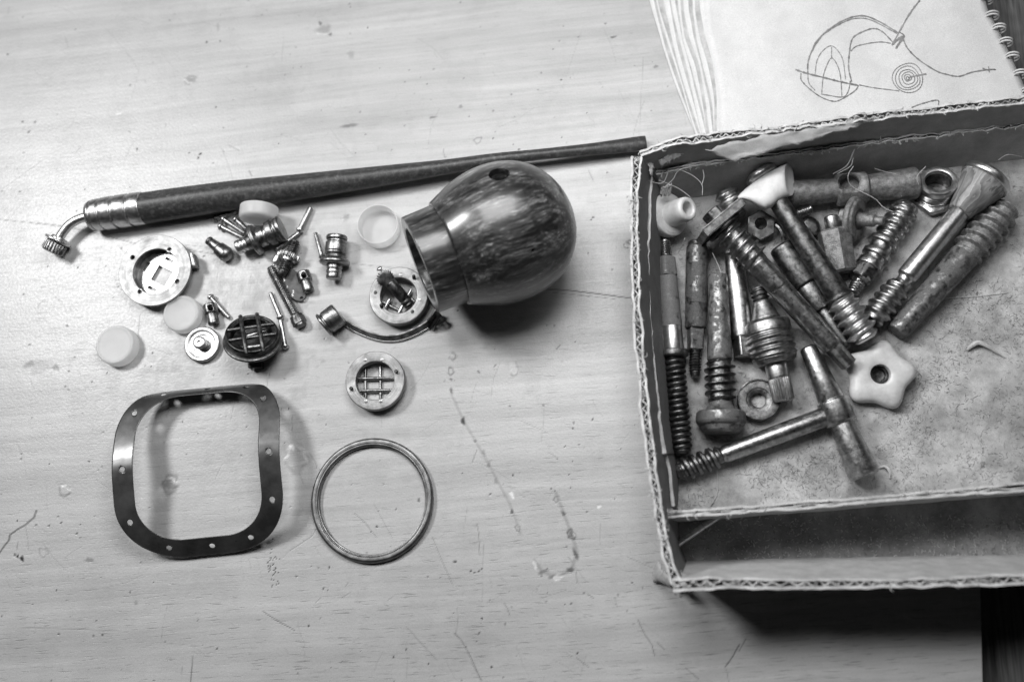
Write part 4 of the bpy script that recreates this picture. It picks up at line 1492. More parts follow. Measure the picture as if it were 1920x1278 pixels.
def build_small():
    # tiny connecting stud
    t = thing("small_stud", "tiny bright stud lying against the geared stud", "stud", P(518, 486))
    ax = Axis((524, 472, 9), (512.5, 499, 8))
    lathe("stud_body", ax, [(0, 3), (1, 4), (7, 4.2), (8, 6.2), (22, 6.6), (23, 5), (23.5, 2.4), (29, 2)], M["bright"], t, 28)
    # geared stud
    t = thing("geared_stud", "threaded stud with a small toothed gear around its middle", "gear stud", P(541, 480))
    ax = Axis((555, 451, 17), (527, 517, 23))
    lathe("upper_thread", ax, [(0, 6)] + thread(1, 28, 7.4, 10, 4.4, "v", per=8) + [(28, 7)], M["dark"], t, 28, c=0)
    gr = spline_r(17, 17.5, 2.3, .5)
    lathe("gear", ax, [(25, 8), (26, 13), (28.5, gr), (36, gr), (38, 15)] + [(38.2, 14.5), (42, 14), (43, 9)], M["steel"], t, 17 * 8, c=0)
    lathe("lower_thread", ax, [(42, 8)] + thread(42, 64, 8.2, 11, 4.4, "v", per=8) + [(65, 8), (70, 7), (71.5, 5.5)], M["dark"], t, 32, c=0)
    # oval plate
    t = thing("oval_plate", "small oval metal plate with stamped marks and a rivet hole beside the spring", "metal plate", P(549, 532))
    d = (P(571, 569) - P(527, 496)).normalized()
    e = Vector((-d.y, d.x, 0))
    c0 = P(549.5, 532, 3)
    hole = P(565.4, 558.7, 8) - c0
    pl = plate("plate", [circ(0, 0, 44, 64, 20.5), circ(hole.dot(d), hole.dot(e), 3.4, 18)[::-1]], c0, d, e, EZ, 5, 0.8, M["plate"], t)
    for ch, (x, y) in zip("6620", [(531, 527), (536.5, 540), (548, 549), (546.5, 556)]):
        cu = bpy.data.curves.new("tmp", "FONT")
        cu.body = ch
        cu.size = 8
        cu.extrude = 0.3
        ob = bpy.data.objects.new("tmp", cu)
        COL.objects.link(ob)
        me = bpy.data.meshes.new_from_object(ob.evaluated_get(bpy.context.evaluated_depsgraph_get()))
        q = P(x, y, 8.2)
        V = [q + EX * v.co.x + EY * v.co.y + EZ * v.co.z for v in me.vertices]
        Fc = [tuple(p.vertices) for p in me.polygons]
        bpy.data.objects.remove(ob)
        bpy.data.meshes.remove(me)
        mesh("stamped_digit", V, Fc, M["bright"], pl, smooth=False)
    # long fine spring screw
    t = thing("threaded_screw", "long fine threaded screw with hexagonal head lying by the oval plate", "screw", P(535, 555))
    ax = Axis((507, 501, 11), (567, 615, 12))
    lathe("thread", ax, [(0, 4), (0.5, 7)] + thread(2, 104, 6.0, 9.4, 4.7, "round", per=9) + [(105, 7)], M["steel"], t, 28, c=0)
    lathe("head", ax, [(103, 9), (104, 12.5), (108, 12.8), (109, poly(6, 12.6, 1.12)), (120, poly(6, 12.6, 1.12)), (121, 11.4), (124, 11), (126, 8), (126, 1)], M["dark"], t, 48, c=0)
    # barrel nuts
    for lab, a, b, hp in (("small brass barrel nut with cross hole right of the oval plate", (567.5, 509, 13), (580, 549, 12), (567, 519)), ("small brass barrel nut with cross hole above the turned knob", (392.5, 570, 14), (402.5, 611, 12), (396.6, 580.5))):
        t = thing("barrel_nut", lab, "barrel nut", P(a[0], a[1]), "brass barrel nuts")
        ax = Axis(a, b)
        up = lathe("nut_head", ax, [(0, 4), (0, 10.5), (1.6, 13), (17, 13.6), (18.2, 12.6), (18.2, 7)], M["brass"], t, 40)
        lathe("nut_stem", ax, [(17.5, 6), (17.5, 10), (37, 10.8), (39, 9.8), (39, 6), (35, 5)], M["brass"], t, 36)
        cp = P(hp[0], hp[1], 26)
        d = (cp - Vector((0, 0, H))).normalized()
        axp = ax.pt(8.5, 0)
        drill(up, axp - d * 16, d, 5.4, 30)
    # collared valve, lying
    t = thing("collared_valve", "round collared brass valve lying end down between the spring and clear cap", "valve", P(628, 490))
    ax = Axis((632, 441.5, 28), (625, 523, 22))
    lathe("cap_end", ax, [(0, 6), (0, 17), (1.2, 19.6), (7, 20.4), (8, 19), (8, 12)], M["steel"], t, 56)
    lathe("sleeve", ax, [(8, 14), (9, 17.5), (13, 17.5), (13.5, 19.8), (30, 20.4), (31, 19.4), (31.6, 20.6), (35, 20.6), (36, 15)], M["brass"], t, 56)
    lathe("collar", ax, [(35, 12), (35, 15), (42, 15.4), (43, 21), (46, 26.5), (49, 28.6), (52, 28.8), (54, 27.6), (55.5, 22), (56, 12)], M["brass"], t, 64)
    lathe("spigot", ax, [(55, 12), (55.5, 15), (63, 15), (63.6, 13.4), (65, 13.4), (65.6, 15), (71, 14.8), (71.6, 13.6), (73, 13.6), (74, 14.4), (80, 14), (82, 12.4), (82, 3)], M["steel"], t, 52)
    # turned disc with hub
    t = thing("turned_knob", "flat turned metal disc knob with raised round hub", "knob", P(383, 648))
    k = K(383, 648)
    ax = Axis(P(382, 647, .5), EZ, k)
    lathe("disc", ax, [(0, 20), (0, 31), (2, 33.6), (8, 34), (10, 33), (10.6, 31), (10.2, 26), (9.4, 25), (9.4, 18), (9.0, 17), (9.0, 6)], M["steel"], t, 72)
    lathe("hub", ax, [(8, 8), (8.6, 11), (20, 12), (23, 11), (24, 8.6), (24.2, 3.4), (23, 2.8), (22.6, 1)], M["bright"], t, 48)


build_small()


def wire(name, a, b, r, mat, parent, bow=0.0, seg=12):
    a, b = Vector(a), Vector(b)
    pts = [a + (b - a) * (i / 10) + EZ * (bow * math.sin(PI * i / 10)) for i in range(11)]
    rad = [r * (.75 if i in (0, 10) else 1) for i in range(11)]
    return tube(name, pts, rad, mat, parent, seg)


def build_grids():
    # dark tilted strainer cap
    t = thing("strainer_cap", "dark tilted metal cap with a crossed rod grille over its opening", "strainer cap", P(475, 650))
    n = Vector((0.17, 0.50, 0.85)).normalized()
    k = 1.08
    A = P(474, 641, 30)
    ax = Axis(A, n, k)
    lathe("flange", ax, [(0, 30), (0, 50), (2, 53.5), (5, 54), (7, 52), (7.6, 47), (7.6, 36), (6, 30)], M["dark"], t, 80)
    lathe("cup_wall", ax, [(4, 30), (6, 46.5), (8, 47.4), (22, 48.6), (24.4, 47), (25, 44), (24, 43), (24, 37.4), (22, 36.6), (4, 36), (3, 2)], M["black"], t, 80)
    e1 = (Vector((.93, .36, 0)) - n * n.dot(Vector((.93, .36, 0)))).normalized()
    e2 = n.cross(e1)
    C = A + n * (26.5 * k)
    for o_ in (-13, 13):
        wire("grille_rod", C + e2 * o_ * k - e1 * 42 * k, C + e2 * o_ * k + e1 * 42 * k, 4.0, M["dark"], t)
    for o_ in (-15, 15):
        p = [C + e1 * o_ * k + e2 * (s * 46 * k) + n * (6.5 - 7 * abs(s) ** 6) for s in [-1.05 + 2.1 * i / 14 for i in range(15)]]
        tube("grille_rod", p, [4.4 * (.7 if i in (0, 14) else 1) for i in range(15)], M["dark"], t, 12)
    wire("inner_rod", A + n * 12 - e1 * 30 - e2 * 24, A + n * 12 + e1 * 22 - e2 * 26, 6, M["brass"], t)
    wire("inner_rod", A + n * 10 - e1 * 10 + e2 * 8, A + n * 10 + e1 * 30 + e2 * 16, 5, M["steel"], t)
    q = P(480, 684, 10)
    rbox("lug", q, EX, EY, EZ, 14, 7, 8, M["black"], t, 2)
    ax2 = Axis((470, 690, 9), (492, 678, 9))
    lathe("lug_screw", ax2, [(0, 5), (1, 6), (6, 6), (7, 4), (20, 4)], M["steel"], t, 20)

    # pale grid ring
    def ring_body(t, u, v, zt, r_out, r_in, dx=0, dy=0, hgt=22, tilt=Vector((0, 0, 1))):
        k = K(u, v, zt)
        C = P(u, v, zt)
        ax = Axis(C - tilt * hgt, tilt, 1.0)
        lathe("ring_body", ax, [(0, r_in * k + 5), (0, r_out * k - 4), (4, r_out * k - 3), (5, r_out * k - .5), (hgt - 2, r_out * k), (hgt - .6, r_out * k - .6), (hgt, r_out * k - 2), (hgt, r_in * k + 1.2), (hgt - 1.2, r_in * k), (4, r_in * k)], M["ringmetal"], t, 88, closed=True)
        return C, k
    t = thing("grid_ring", "pale metal ring with crossed wire grid and two dark pegs above the large plain ring", "grid ring", P(706, 722))
    C, k = ring_body(t, 703, 713, 26, 56.5, 36.5)
    B = C - EZ * 17
    for y in (208, 276):
        q0, q1 = P(560 + 305 / 2.973, 640 + y / 2.973, 9), P(560 + 528 / 2.973, 640 + (y - 6) / 2.973, 9)
        wire("grid_wire", q0, q1, 3.2, M["brass"], t)
    for x in (372, 455):
        q0, q1 = P(560 + x / 2.973, 640 + 135 / 2.973, 4), P(560 + (x + 2) / 2.973, 640 + 325 / 2.973, 4)
        wire("grid_wire", q0, q1, 3.2, M["brass"], t)
    for x, y in ((545, 168), (296, 264)):
        q = P(560 + x / 2.973, 640 + y / 2.973, 26)
        lathe("peg", Axis(q - EZ * 3, EZ, 1.0), [(0, 3.6), (10, 3.6), (11, 2.6)], M["black"], t, 18)
    for x, y in ((370, 102), (465, 100), (375, 332), (458, 332)):
        q = P(560 + x / 2.973, 640 + y / 2.973, 26)
        lathe("rivet_end", Axis(q - EZ * 3, EZ, 1.0), [(0, 3.9), (3.3, 3.9), (3.7, 3)], M["brass"], t, 20)
    # geared ring by the bulb
    t = thing("peg_ring", "pale metal ring with pegs leaning at the mouth of the wooden bulb", "grid ring", P(752, 565))
    C, k = ring_body(t, 747, 553.5, 30, 56, 34.5)
    c = lambda x, y, z: P(640 + x / 4.26, 360 + y / 4.26, z)
    for a, b in (((560, 775), (460, 965)), ((390, 850), (345, 930))):
        wire("grid_wire", c(*a, 12), c(*b, 12), 3.4, M["bright"], t)
    for a, b in (((300, 860), (460, 945)), ((440, 740), (600, 890))):
        wire("grid_wire", c(*a, 6), c(*b, 6), 3.4, M["brass"], t)
    for x, y in ((580, 690), (322, 920)):
        q = c(x, y, 30)
        lathe("peg", Axis(q - EZ * 3, Vector((0.1, 0.2, 1)), 1.0), [(0, 3.4), (13, 3.4), (14, 2.4)], M["black"], t, 18)
    for x, y in ((477, 658), (630, 856), (272, 802), (568, 955)):
        q = c(x, y, 30)
        lathe("rivet_end", Axis(q - EZ * 3, EZ, 1.0), [(0, 3.9), (3.3, 3.9), (3.7, 3)], M["brass" if x in (477, 630) else "black"], t, 20)
    sx = Axis(c(330, 640, 20), (c(305, 612, 26) - c(330, 640, 20)), 1.0)
    lathe("side_screw", sx, [(0, 3.4), (8, 3.4), (9, 7), (12, 6), (13.5, 3)], M["bright"], t, 20)
    # gear shaft lying across the ring
    t = thing("gear_shaft", "dark shaft with toothed gear end lying across the ring at the bulb's mouth", "gear shaft", c(430, 780, 0))
    A = c(385, 715, 46)
    B = c(548, 905, 20)
    ax = Axis(A, (B - A), 1.0)
    gr = spline_r(20, 17, 1.1, .6)
    ag = Axis(c(352, 690, 42), Vector((0.25, -0.34, 0.9)), 1.0)
    lathe("gear", ag, [(-6, 8), (-5, 15), (-4, gr), (3, gr), (4.4, 14.6), (5, 12), (5, 2)], M["dark"], t, 160, c=0)
    L = (B - A).length
    lathe("shaft", ax, [(0, 9), (2, 11.5), (L * .72, 11.5), (L * .74, 10), (L * .76, 10), (L * .78, 12), (L * .86, 12), (L * .87, 9.6), (L * .9, 9.6), (L * .92, 11.4), (L, 11), (L + 1, 8)], M["dark"], t, 40)


build_grids()


def build_clip():
    t = thing("strap_clip", "round metal socket with a long curved flat strap below the ring", "strap clip", P(700, 630))
    ax = Axis((605.5, 610.5, 24), (634, 589, 24))
    lathe("socket", ax, [(3, 1), (3, 9.5), (0, 10.5), (0, 22), (1, 24), (4.5, 24.6), (5.5, 23), (6.5, 20.5), (9, 20.5), (10, 22.4), (36, 22.8), (38, 21), (38.5, 3)], M["brass"], t, 56)
    path = smooth_path([P(u, v, 0) for u, v in [(640, 597), (650, 606), (668, 617), (690, 627), (712, 633.5), (735, 635.5), (757, 632), (780, 623), (798, 613), (812, 602), (824, 588)]], 60)
    V = []
    for i, p in enumerate(path):
        d = (path[min(i + 1, 60)] - path[max(i - 1, 0)]).normalized()
        nrm = Vector((d.y, -d.x, 0))
        f = i / 60
        w0, w1 = 2.5, (19 if f < .85 else 19 + 10 * math.sin((f - .85) / .15 * PI * .5))
        lean = 7
        for (z, o_) in ((w0, lean), (w1, -2), (w1, -4.5), (w0, lean - 3)):
            V.append(p + nrm * o_ + EZ * z)
    Fc = []
    for i in range(60):
        for j in range(4):
            Fc.append((i * 4 + j, i * 4 + (j + 1) % 4, i * 4 + 4 + (j + 1) % 4, i * 4 + 4 + j))
    Fc += [(3, 2, 1, 0), (240, 241, 242, 243)]
    mesh("strap", V, Fc, M["dark"], t, 30)
    tube("strap_bead", [V[i * 4].lerp(V[i * 4 + 3], .5) + EZ * .6 for i in range(52)], 2.5, M["bright"], t, 10)
    c = lambda x, y, z: P(570 + x / 6.62, 540 + y / 6.62, z)
    p0, p1 = c(1560, 480, 10), c(1690, 330, 26)
    d = (p1 - p0).normalized()
    e = Vector((d.y, -d.x, .9)).normalized()
    plate("end_plate", [[(-4, -8), (18, -10), (30, -8), (34, 0), (30, 8), (18, 10), (-4, 8)], circ(10, -3, 1.8, 12)[::-1], circ(22, 3, 1.8, 12)[::-1], circ(24, -4, 1.5, 12)[::-1]], p0, d, e, d.cross(e), 2.4, .5, M["black"], t)
    lathe("hinge_pin", Axis((807, 613, 6), (817, 617, 6)), [(0, 2), (0, 4), (7, 4.4), (8, 3)], M["bright"], t, 20)


build_clip()


# ---- bowed sheet metal gasket
def build_gasket():
    t = thing("sheet_gasket", "bowed rectangular sheet metal gasket with rounded corners and bolt holes", "gasket", P(385, 880))
    prof = smooth_path([Vector(p) for p in [(0, 2, 0), (5, 16, 0), (15, 33, 0), (38, 47, 0), (70, 58, 0), (104, 68, 0), (125, 73, 0), (141, 75.5, 0), (165, 76, 0), (200, 71, 0), (250, 59, 0), (294, 37, 0), (331, 8, 0)]], 200)
    L = [0]
    for a, b in zip(prof[:-1], prof[1:]):
        L.append(L[-1] + (b - a).length)
    LT = L[-1]

    def arc(w):
        w = max(0, min(LT, w))
        k = int(np.searchsorted(L, w) - 1)
        k = max(0, min(k, 199))
        f = (w - L[k]) / (L[k + 1] - L[k])
        p = prof[k].lerp(prof[k + 1], f)
        return p.x, p.y
    W = 328.0
    BW = 41.0
    rot = math.radians(5.5)
    org = P(392, 727, 0)
    ex = Vector((math.cos(rot), math.sin(rot), 0))
    ey = Vector((math.sin(rot) * .3 + .065, -1, 0)).normalized()

    def to3(x, w):
        y, z = arc(w)
        sk = 0.02 * (x) * (1 - w / LT)
        lift = 5 * max(0, -x / (W / 2)) * (w / LT)
        return org + ex * x + ey * (y + sk) + EZ * (z + 1 + lift)

    def rr(hx, hy, r, n):
        """points round a rounded rectangle, evenly spaced"""
        segs = []
        cs = [(hx - r, hy - r, 0), (-hx + r, hy - r, PI / 2), (-hx + r, -hy + r, PI), (hx - r, -hy + r, 1.5 * PI)]
        pts = []
        for cx, cy, a0 in cs:
            for i in range(40):
                a = a0 + PI / 2 * i / 39
                pts.append(Vector((cx + r * math.cos(a), cy + r * math.sin(a), 0)))
        pts.append(pts[0].copy())
        o, _ = resample(pts, n + 1)
        return o[:n]
    n, m = 640, 19
    outer = rr(W / 2, LT / 2, 122, n)
    cen = rr(W / 2 - BW / 2, LT / 2 - BW / 2, 101, n)
    inner = rr(W / 2 - BW, LT / 2 - BW, 81, n)
    flat = []
    for i in range(n):
        for j in range(m):
            f = j / (m - 1)
            flat.append(outer[i].lerp(inner[i], f))
    flat = np.array([p[:2] for p in flat])
    Fc = [(i * m + j, i * m + j + 1, ((i + 1) % n) * m + j + 1, ((i + 1) % n) * m + j) for i in range(n) for j in range(m - 1)]
    hcs = [Vector((-1, .0)), ]
    # twelve holes on the centre line
    cl = np.array([p[:2] for p in cen])
    want = [(-139, LT * .32), (-139, 0), (-139, -LT * .27), (-78, -LT / 2 + 20), (8, -LT / 2 + 20), (92, -LT / 2 + 22), (139, -LT * .22), (139, .02 * LT), (139, LT * .34), (92, LT / 2 - 20), (5, LT / 2 - 20), (-85, LT / 2 - 20)]
    hr = 5.4
    keep = np.ones(len(Fc), bool)
    fc = np.array(Fc)
    ctr = flat[fc].mean(1)
    for w_ in want:
        k = int(np.argmin(np.hypot(cl[:, 0] - w_[0], cl[:, 1] - w_[1])))
        c = cl[k]
        keep &= np.hypot(*(ctr - c).T) > hr
    fc = fc[keep]
    used = {}
    for f in fc:
        for v in f:
            used[v] = used.get(v, 0) + 1
    for w_ in want:
        k = int(np.argmin(np.hypot(cl[:, 0] - w_[0], cl[:, 1] - w_[1])))
        c = cl[k]
        d = flat - c
        dist = np.hypot(d[:, 0], d[:, 1])
        for v in np.where(dist < hr + 2.9)[0]:
            if used.get(int(v), 0) in (1, 2, 3) and dist[v] < hr + 2.2:
                flat[v] = c + d[v] / max(dist[v], 1e-6) * hr
    V = [to3(x, LT / 2 - y) for x, y in flat]
    remap = {v: i for i, v in enumerate(sorted(used))}
    V2 = [V[v] for v in sorted(used)]
    F2 = [tuple(remap[int(v)] for v in f) for f in fc]
    o = mesh("gasket_band", V2, F2, M["gasket"], t, 50)
    md = o.modifiers.new("s", "SOLIDIFY")
    md.thickness = 1.2 * U
    md.offset = 0


build_gasket()

t_ = thing("retaining_ring", "large plain grooved metal ring lying flat, right of the bowed gasket", "ring", P(700, 937))
_k = K(699, 937)
lathe("ring_body", Axis(P(699, 937, .4), EZ, _k), [(0, 100), (0, 113), (2, 115.4), (7, 115.8), (9, 115), (11.2, 112.6), (11.8, 111), (11.8, 106.5), (11, 105.8), (11, 105), (11.8, 104.4), (11.6, 103), (8.6, 102.4), (8.2, 100.4), (4, 99.8)], M["ring"], t_, 160, closed=True, c=.5)

# ================================================================ PARTS IN THE BOX


def box_thing(name, label, cat, u, v):
    return thing(name, label, cat, P(u, v, ZF))


def build_left_row():
    t = box_thing("spring_bolt", "long corroded bolt ending in a coarse coiled thread along the box's left wall", "bolt", 1262, 660)
    ax = Axis((1246, 450, 34), (1278, 852, 28))
    lathe("thread_tip", ax, [(0, 7), (1.5, 9.5)] + thread(3, 33, 9.6, 12, 4.2, "v", per=8) + [(34, 10)], M["steel"], t, 32, c=0)
    lathe("square_neck", ax, [(33, 9), (34, 14), (36, poly(4, 14.5, 1.22, .5)), (70, poly(4, 15.5, 1.22, .5)), (72, 15)], M["corroded"], t, 48, c=0)
    lathe("shank", ax, [(70, 12), (72, 18), (100, 18.6), (165, 19.8), (168, 19.8)], M["corroded"], t, 48)
    lathe("polished_shank", ax, [(166, 15), (167, 19.6), (212, 20.2), (216, 17)], M["bright"], t, 48)
    lathe("flange", ax, [(212, 15), (212.5, 25.5), (214, 27.5), (223, 27.8), (225, 25), (226, 14)], M["cast"], t, 56)
    lathe("coiled_thread", ax, [(224, 12)] + thread(225, 400, 13.5, 20.5, 10.4, "coil", per=14, crest2=21.5) + [(402, 12), (403, 4)], M["dark"], t, 40, c=0)
    t = box_thing("square_bolt", "mottled bolt with a square shoulder and short threaded tip, second from the box's left wall", "bolt", 1305, 580)
    ax = Axis((1307, 452, 30), (1303, 710, 24))
    lathe("shank", ax, [(0, 8), (0, 15), (3, 17.5), (10, 18), (12, 20), (30, 20.4), (120, 20.6), (121, 20), (164, 19.6), (166, 18), (166, 10)], M["worn"], t, 48, wob=.02)
    lathe("square_shoulder", ax, [(164, 12), (165, poly(4, 13, 1.3, .2)), (204, poly(4, 13, 1.3, .2)), (206, 11)], M["worn"], t, 48, c=0)
    lathe("thread_tip", ax, [(205, 9)] + thread(205, 247, 9, 11.6, 5.0, "v", per=8) + [(249, 9), (254, 7), (256, 3)], M["dark"], t, 32, c=0)
    t = box_thing("knob_bolt", "mottled thick bolt with worn thread and a round domed foot at its lower end", "bolt", 1349, 660)
    ax = Axis((1346, 516, 34), (1352.5, 816, 34))
    lathe("shank", ax, [(0, 6), (0, 17.5), (2, 19), (80, 21), (160, 23.6), (163, 22), (164, 14)], M["worn"], t, 48, wob=.02)
    lathe("thread", ax, [(162, 18)] + thread(163, 240, 20.5, 29, 14.2, "fin", per=14) + [(241, 18)], M["dark"], t, 48, c=0)
    lathe("foot", ax, [(238, 18), (240, 21), (246, 22), (254, 30), (257, 42), (260, 45), (276, 46), (281, 43), (283, 38), (292, 36), (296, 30), (298, 6)], M["worn"], t, 64)
    t = box_thing("square_end_pin", "bright turned pin with a square end beside the big threaded plug", "pin", 1388, 580)
    ax = Axis((1375, 478, 28), (1397.5, 669, 26))
    lathe("shank", ax, [(0, 6), (0, 14), (3, 16.5), (60, 20), (155, 20.8), (158, 19.5), (158, 10)], M["steel"], t, 48)
    lathe("square_end", ax, [(156, 12), (157, poly(4, 16, 1.3, .3)), (190, poly(4, 16.4, 1.3, .3)), (192, 14), (192, 2)], M["steel"], t, 48, c=0)
    # big threaded plug with splined stem
    t = box_thing("splined_plug", "wide threaded brass plug tapering to a bright splined stem", "plug", 1450, 650)
    ax = Axis((1422, 540, 44), (1470.5, 753, 30))
    lathe("upper_thread", ax, [(0, 9)] + thread(0, 26, 13.5, 17, 8.5, "round", per=12) + [(27, 14)], M["dark"], t, 40, c=0)
    lathe("cone", ax, [(25, 12), (26, 16), (30, 17), (56, 26), (60, 28), (64, 27), (65, 20)], M["brass"], t, 56)
    lathe("body", ax, [(62, 22), (64, 34), (68, 42), (72, 43.5), (86, 43.5)] + thread(88, 136, 40.5, 44.5, 11.5, "round", per=12) + [(137, 41), (142, 38), (146, 33), (146, 20)], M["brass"], t, 72, c=0)
    lathe("stem", ax, [(144, 16), (145, 19.5), (150, 20.6), (172, 20.6), (175, 19), (175, 14)], M["bright"], t, 48)
    lathe("spline", ax, [(173, 14), (175, spline_r(24, 18.8, 1.4, .7)), (214, spline_r(24, 18.8, 1.4, .7)), (217, 16.6), (218, 13), (217, 6)], M["bright"], t, 24 * 6, c=0)
    # thick washer nut
    t = box_thing("round_washer", "thick dark round washer nut with countersunk hole beside the splined stem", "washer", 1420, 750)
    ax = Axis(P(1421, 751, ZF + 1), Vector((-.03, -.05, 1)), 1.02)
    lathe("washer_body", ax, [(0, 14), (0, 36), (3, 39), (12, 39.4), (14, 38), (15, 37), (15, 23), (13.6, 21.4), (13.6, 19.6), (11, 14.4), (10, 13.6)], M["cast"], t, 72, closed=True)
    lathe("rim_lip", ax, [(14, 37), (14, 39.5), (19, 39.4), (19.4, 37.4)], M["dark"], t, 72, closed=True, c=.6)
    # T-handle tap key
    t = box_thing("tap_key", "T shaped metal tap key with threaded end along the box's partition", "tap key", 1560, 780)
    ax = Axis((1514, 650, 34), (1622, 893, 36))
    lathe("cross_bar", ax, [(0, 4), (0, 13), (3, 16), (108, 24), (112, 23), (112.5, 27.5), (115, 29), (154, 29.4), (158, 28), (159, 22.4), (162, 22.6), (258, 29), (263, 28), (266, 25), (266.5, 3)], M["steel"], t, 64)
    ax = Axis((1568, 773, 32), (1267, 885, 26))
    lathe("handle_rod", ax, [(-2, 12), (0, 18.6), (120, 18), (222, 16.6), (226, 14.5), (230, 14), (231, 10)], M["steel"], t, 52)
    lathe("thread", ax, [(228, 12)] + thread(229, 316, 14.5, 22, 17, "flat", per=14) + [(318, 14), (321, 12), (321, 3)], M["cast"], t, 48, c=0)


build_left_row()


def build_centre():
    # white star knob
    t = box_thing("star_knob", "white five lobed star shaped hand knob with a central hole", "knob", 1652, 712)
    ax = Axis(P(1644, 706, ZF + 1), Vector((-.06, -.04, 1)), 1.0)
    A = ax
    q0 = P(1661, 640, 30) - P(1652, 704, 30)
    a_l = math.atan2(q0.dot(ax.e2), q0.dot(ax.e1))

    def star(sc):
        return lambda th: sc * (60.5 + 7.4 * np.cos(5 * (th - a_l)) + 0.5 * np.cos(10 * (th - a_l)))
    kn = lathe("knob_body", ax, [(0, star(.72)), (3, star(.88)), (9, star(.98)), (16, star(1.0)), (23, star(.985)), (29, star(.93)), (33, star(.84)), (35, star(.70)), (36, star(.5)), (35.4, 25), (35, 20.5), (33.5, 18.6), (12, 18), (12, 2)], M["ivory"], t, 120, c=0)
    lathe("hole_bush", ax, [(8, 3), (8, 17.8), (20, 17.8), (20, 12), (13, 11.4), (13, 3)], M["black"], t, 36)
    # square flanged bolt on top of the heap
    t = box_thing("flanged_bolt", "long bolt with a square plate flange and coarse thread lying across the heap", "bolt", 1460, 540)
    ax = Axis((1331, 396, 86), (1594, 686, 48))
    lathe("hex_head", ax, [(0, 4), (0, 16), (2, poly(6, 19, 1.12)), (21, poly(6, 19, 1.12)), (22, 17)], M["mottle"], t, 48, c=0)
    C = ax.pt(30)
    ed = (P(1385, 384, 82) - P(1316, 447, 82)).normalized()
    ed = (ed - ax.d * ed.dot(ax.d)).normalized()
    e3 = ax.d.cross(ed)
    rbox("square_flange", C, ed, e3, ax.d, 46, 40, 7.4, M["mottle"], t, 2.2)
    lathe("washer", ax, [(38, 12), (38, 34), (40, 37), (45, 37), (47, 34), (47, 12)], M["black"], t, 56)
    lathe("thread", ax, [(46, 18)] + thread(48, 133, 22.0, 30.5, 16.4, "fin", per=18) + [(134, 20)], M["steel"], t, 52, c=0)
    lathe("shank", ax, [(132, 16), (133, 21.5), (136, 22), (140, 21.4), (196, 21.6), (197, 20.8), (336, 20.2), (344, 19.6), (345, 12)], M["steel"], t, 52)
    lathe("square_tip", ax, [(343, 12), (344, poly(4, 13.6, 1.32, .0)), (388, poly(4, 13.2, 1.32, .0)), (390, 12), (390, 2)], M["steel"], t, 48, c=0)
    # white handled stem
    t = box_thing("white_handled_stem", "metal stem with a flared white plastic handle and coarse worm thread", "tap stem", 1540, 500)
    ax = Axis((1460, 379, 78), (1622, 632, 52))
    lathe("shaft", ax, [(-20, 10), (-4, 17), (4, 18), (120, 21), (205, 23), (209, 22.4), (211, 24), (216, 24), (218, 18)], M["dark"], t, 52)
    lathe("worm_thread", ax, [(215, 18)] + thread(216, 304, 21.5, 31.5, 16.4, "round", per=16) + [(305, 19), (307, 16), (307, 3)], M["bright"], t, 52, c=0)
    c = lambda x, y: (1310 + x / 5.81, 290 + y / 5.81)
    zt = 84
    dn = (Vector((0, 0, H)) - P(1445, 350, zt)).normalized()
    st_ = [((424, 458), (434, 480), 5), ((452, 425), (490, 486), 13), ((510, 370), (570, 512), 20), ((580, 315), (650, 562), 25), ((650, 262), (725, 600), 28), ((740, 203), (790, 578), 29),
           ((850, 146), (888, 500), 29), ((925, 110), (968, 462), 28), ((972, 92), (1008, 446), 26)]
    V, Fc = [], []
    nr = 36
    for i, (tp, bt, dep) in enumerate(st_):
        a_, b_ = P(*c(*tp), zt), P(*c(*bt), zt)
        m_, h_ = (a_ + b_) / 2, (a_ - b_) / 2
        side = h_.cross(dn).normalized()
        if side.x < 0:
            side = -side
        sl_ = max(0, i - 5) / 3 * 0.34
        for j in range(nr):
            ph = 2 * PI * j / nr
            cs, sn = math.cos(ph), math.sin(ph)
            ex_ = abs(cs) ** .75 * (1 if cs > 0 else -1)
            V.append(m_ + h_ * ex_ + (dn - side * sl_) * (dep * sn))
    last = V[-nr:]
    cen = sum(last, Vector()) / nr
    for sc_, dp in ((0.90, 0.0), (0.6, -3.0), (0.25, -4.5)):
        V += [cen + (p - cen) * sc_ + side * dp for p in last]
    ns_ = len(V) // nr
    for i in range(ns_ - 1):
        for j in range(nr):
            k = (j + 1) % nr
            Fc.append((i * nr + j, i * nr + k, (i + 1) * nr + k, (i + 1) * nr + j))
    Fc += [tuple(range(nr - 1, -1, -1)), tuple(range((ns_ - 1) * nr, ns_ * nr))]
    mesh("handle", V, Fc, M["white"], t, 50)
    ax2 = Axis((1432, 333, 66), (1418, 314, 66))
    lathe("end_cap", ax2, [(-4, 10), (0, 30), (6, 32), (12, 30), (16, 24), (18, 16), (18, 2)], M["bright"], t, 40)
    # white nipple plug
    t = box_thing("white_plug", "white plastic plug with round flange and hollow spout in the box corner", "plug", 1262, 405)
    n = Vector((0.62, -0.06, 0.78)).normalized()
    ax = Axis(P(1246, 406, 40), n, 1.04)
    lathe("flange", ax, [(-10, 10), (-8, 34), (-2, 40), (2, 41.5), (14, 42), (18, 41), (19, 39), (19.6, 37), (20.5, 36), (20.5, 12)], M["white"], t, 72)
    lathe("spout", ax, [(18, 14), (19, 26), (22, 24.4), (50, 23.6), (62, 22.6), (65, 20.6), (66, 17), (65.4, 13.6), (63, 12.4), (26, 11), (26, 2)], M["white"], t, 56)
    # threaded stub behind the square flange
    t = box_thing("threaded_stub", "short rounded threaded stub behind the square flange", "bolt", 1366, 385)
    ax = Axis((1360, 353, 52), (1382, 412, 40))
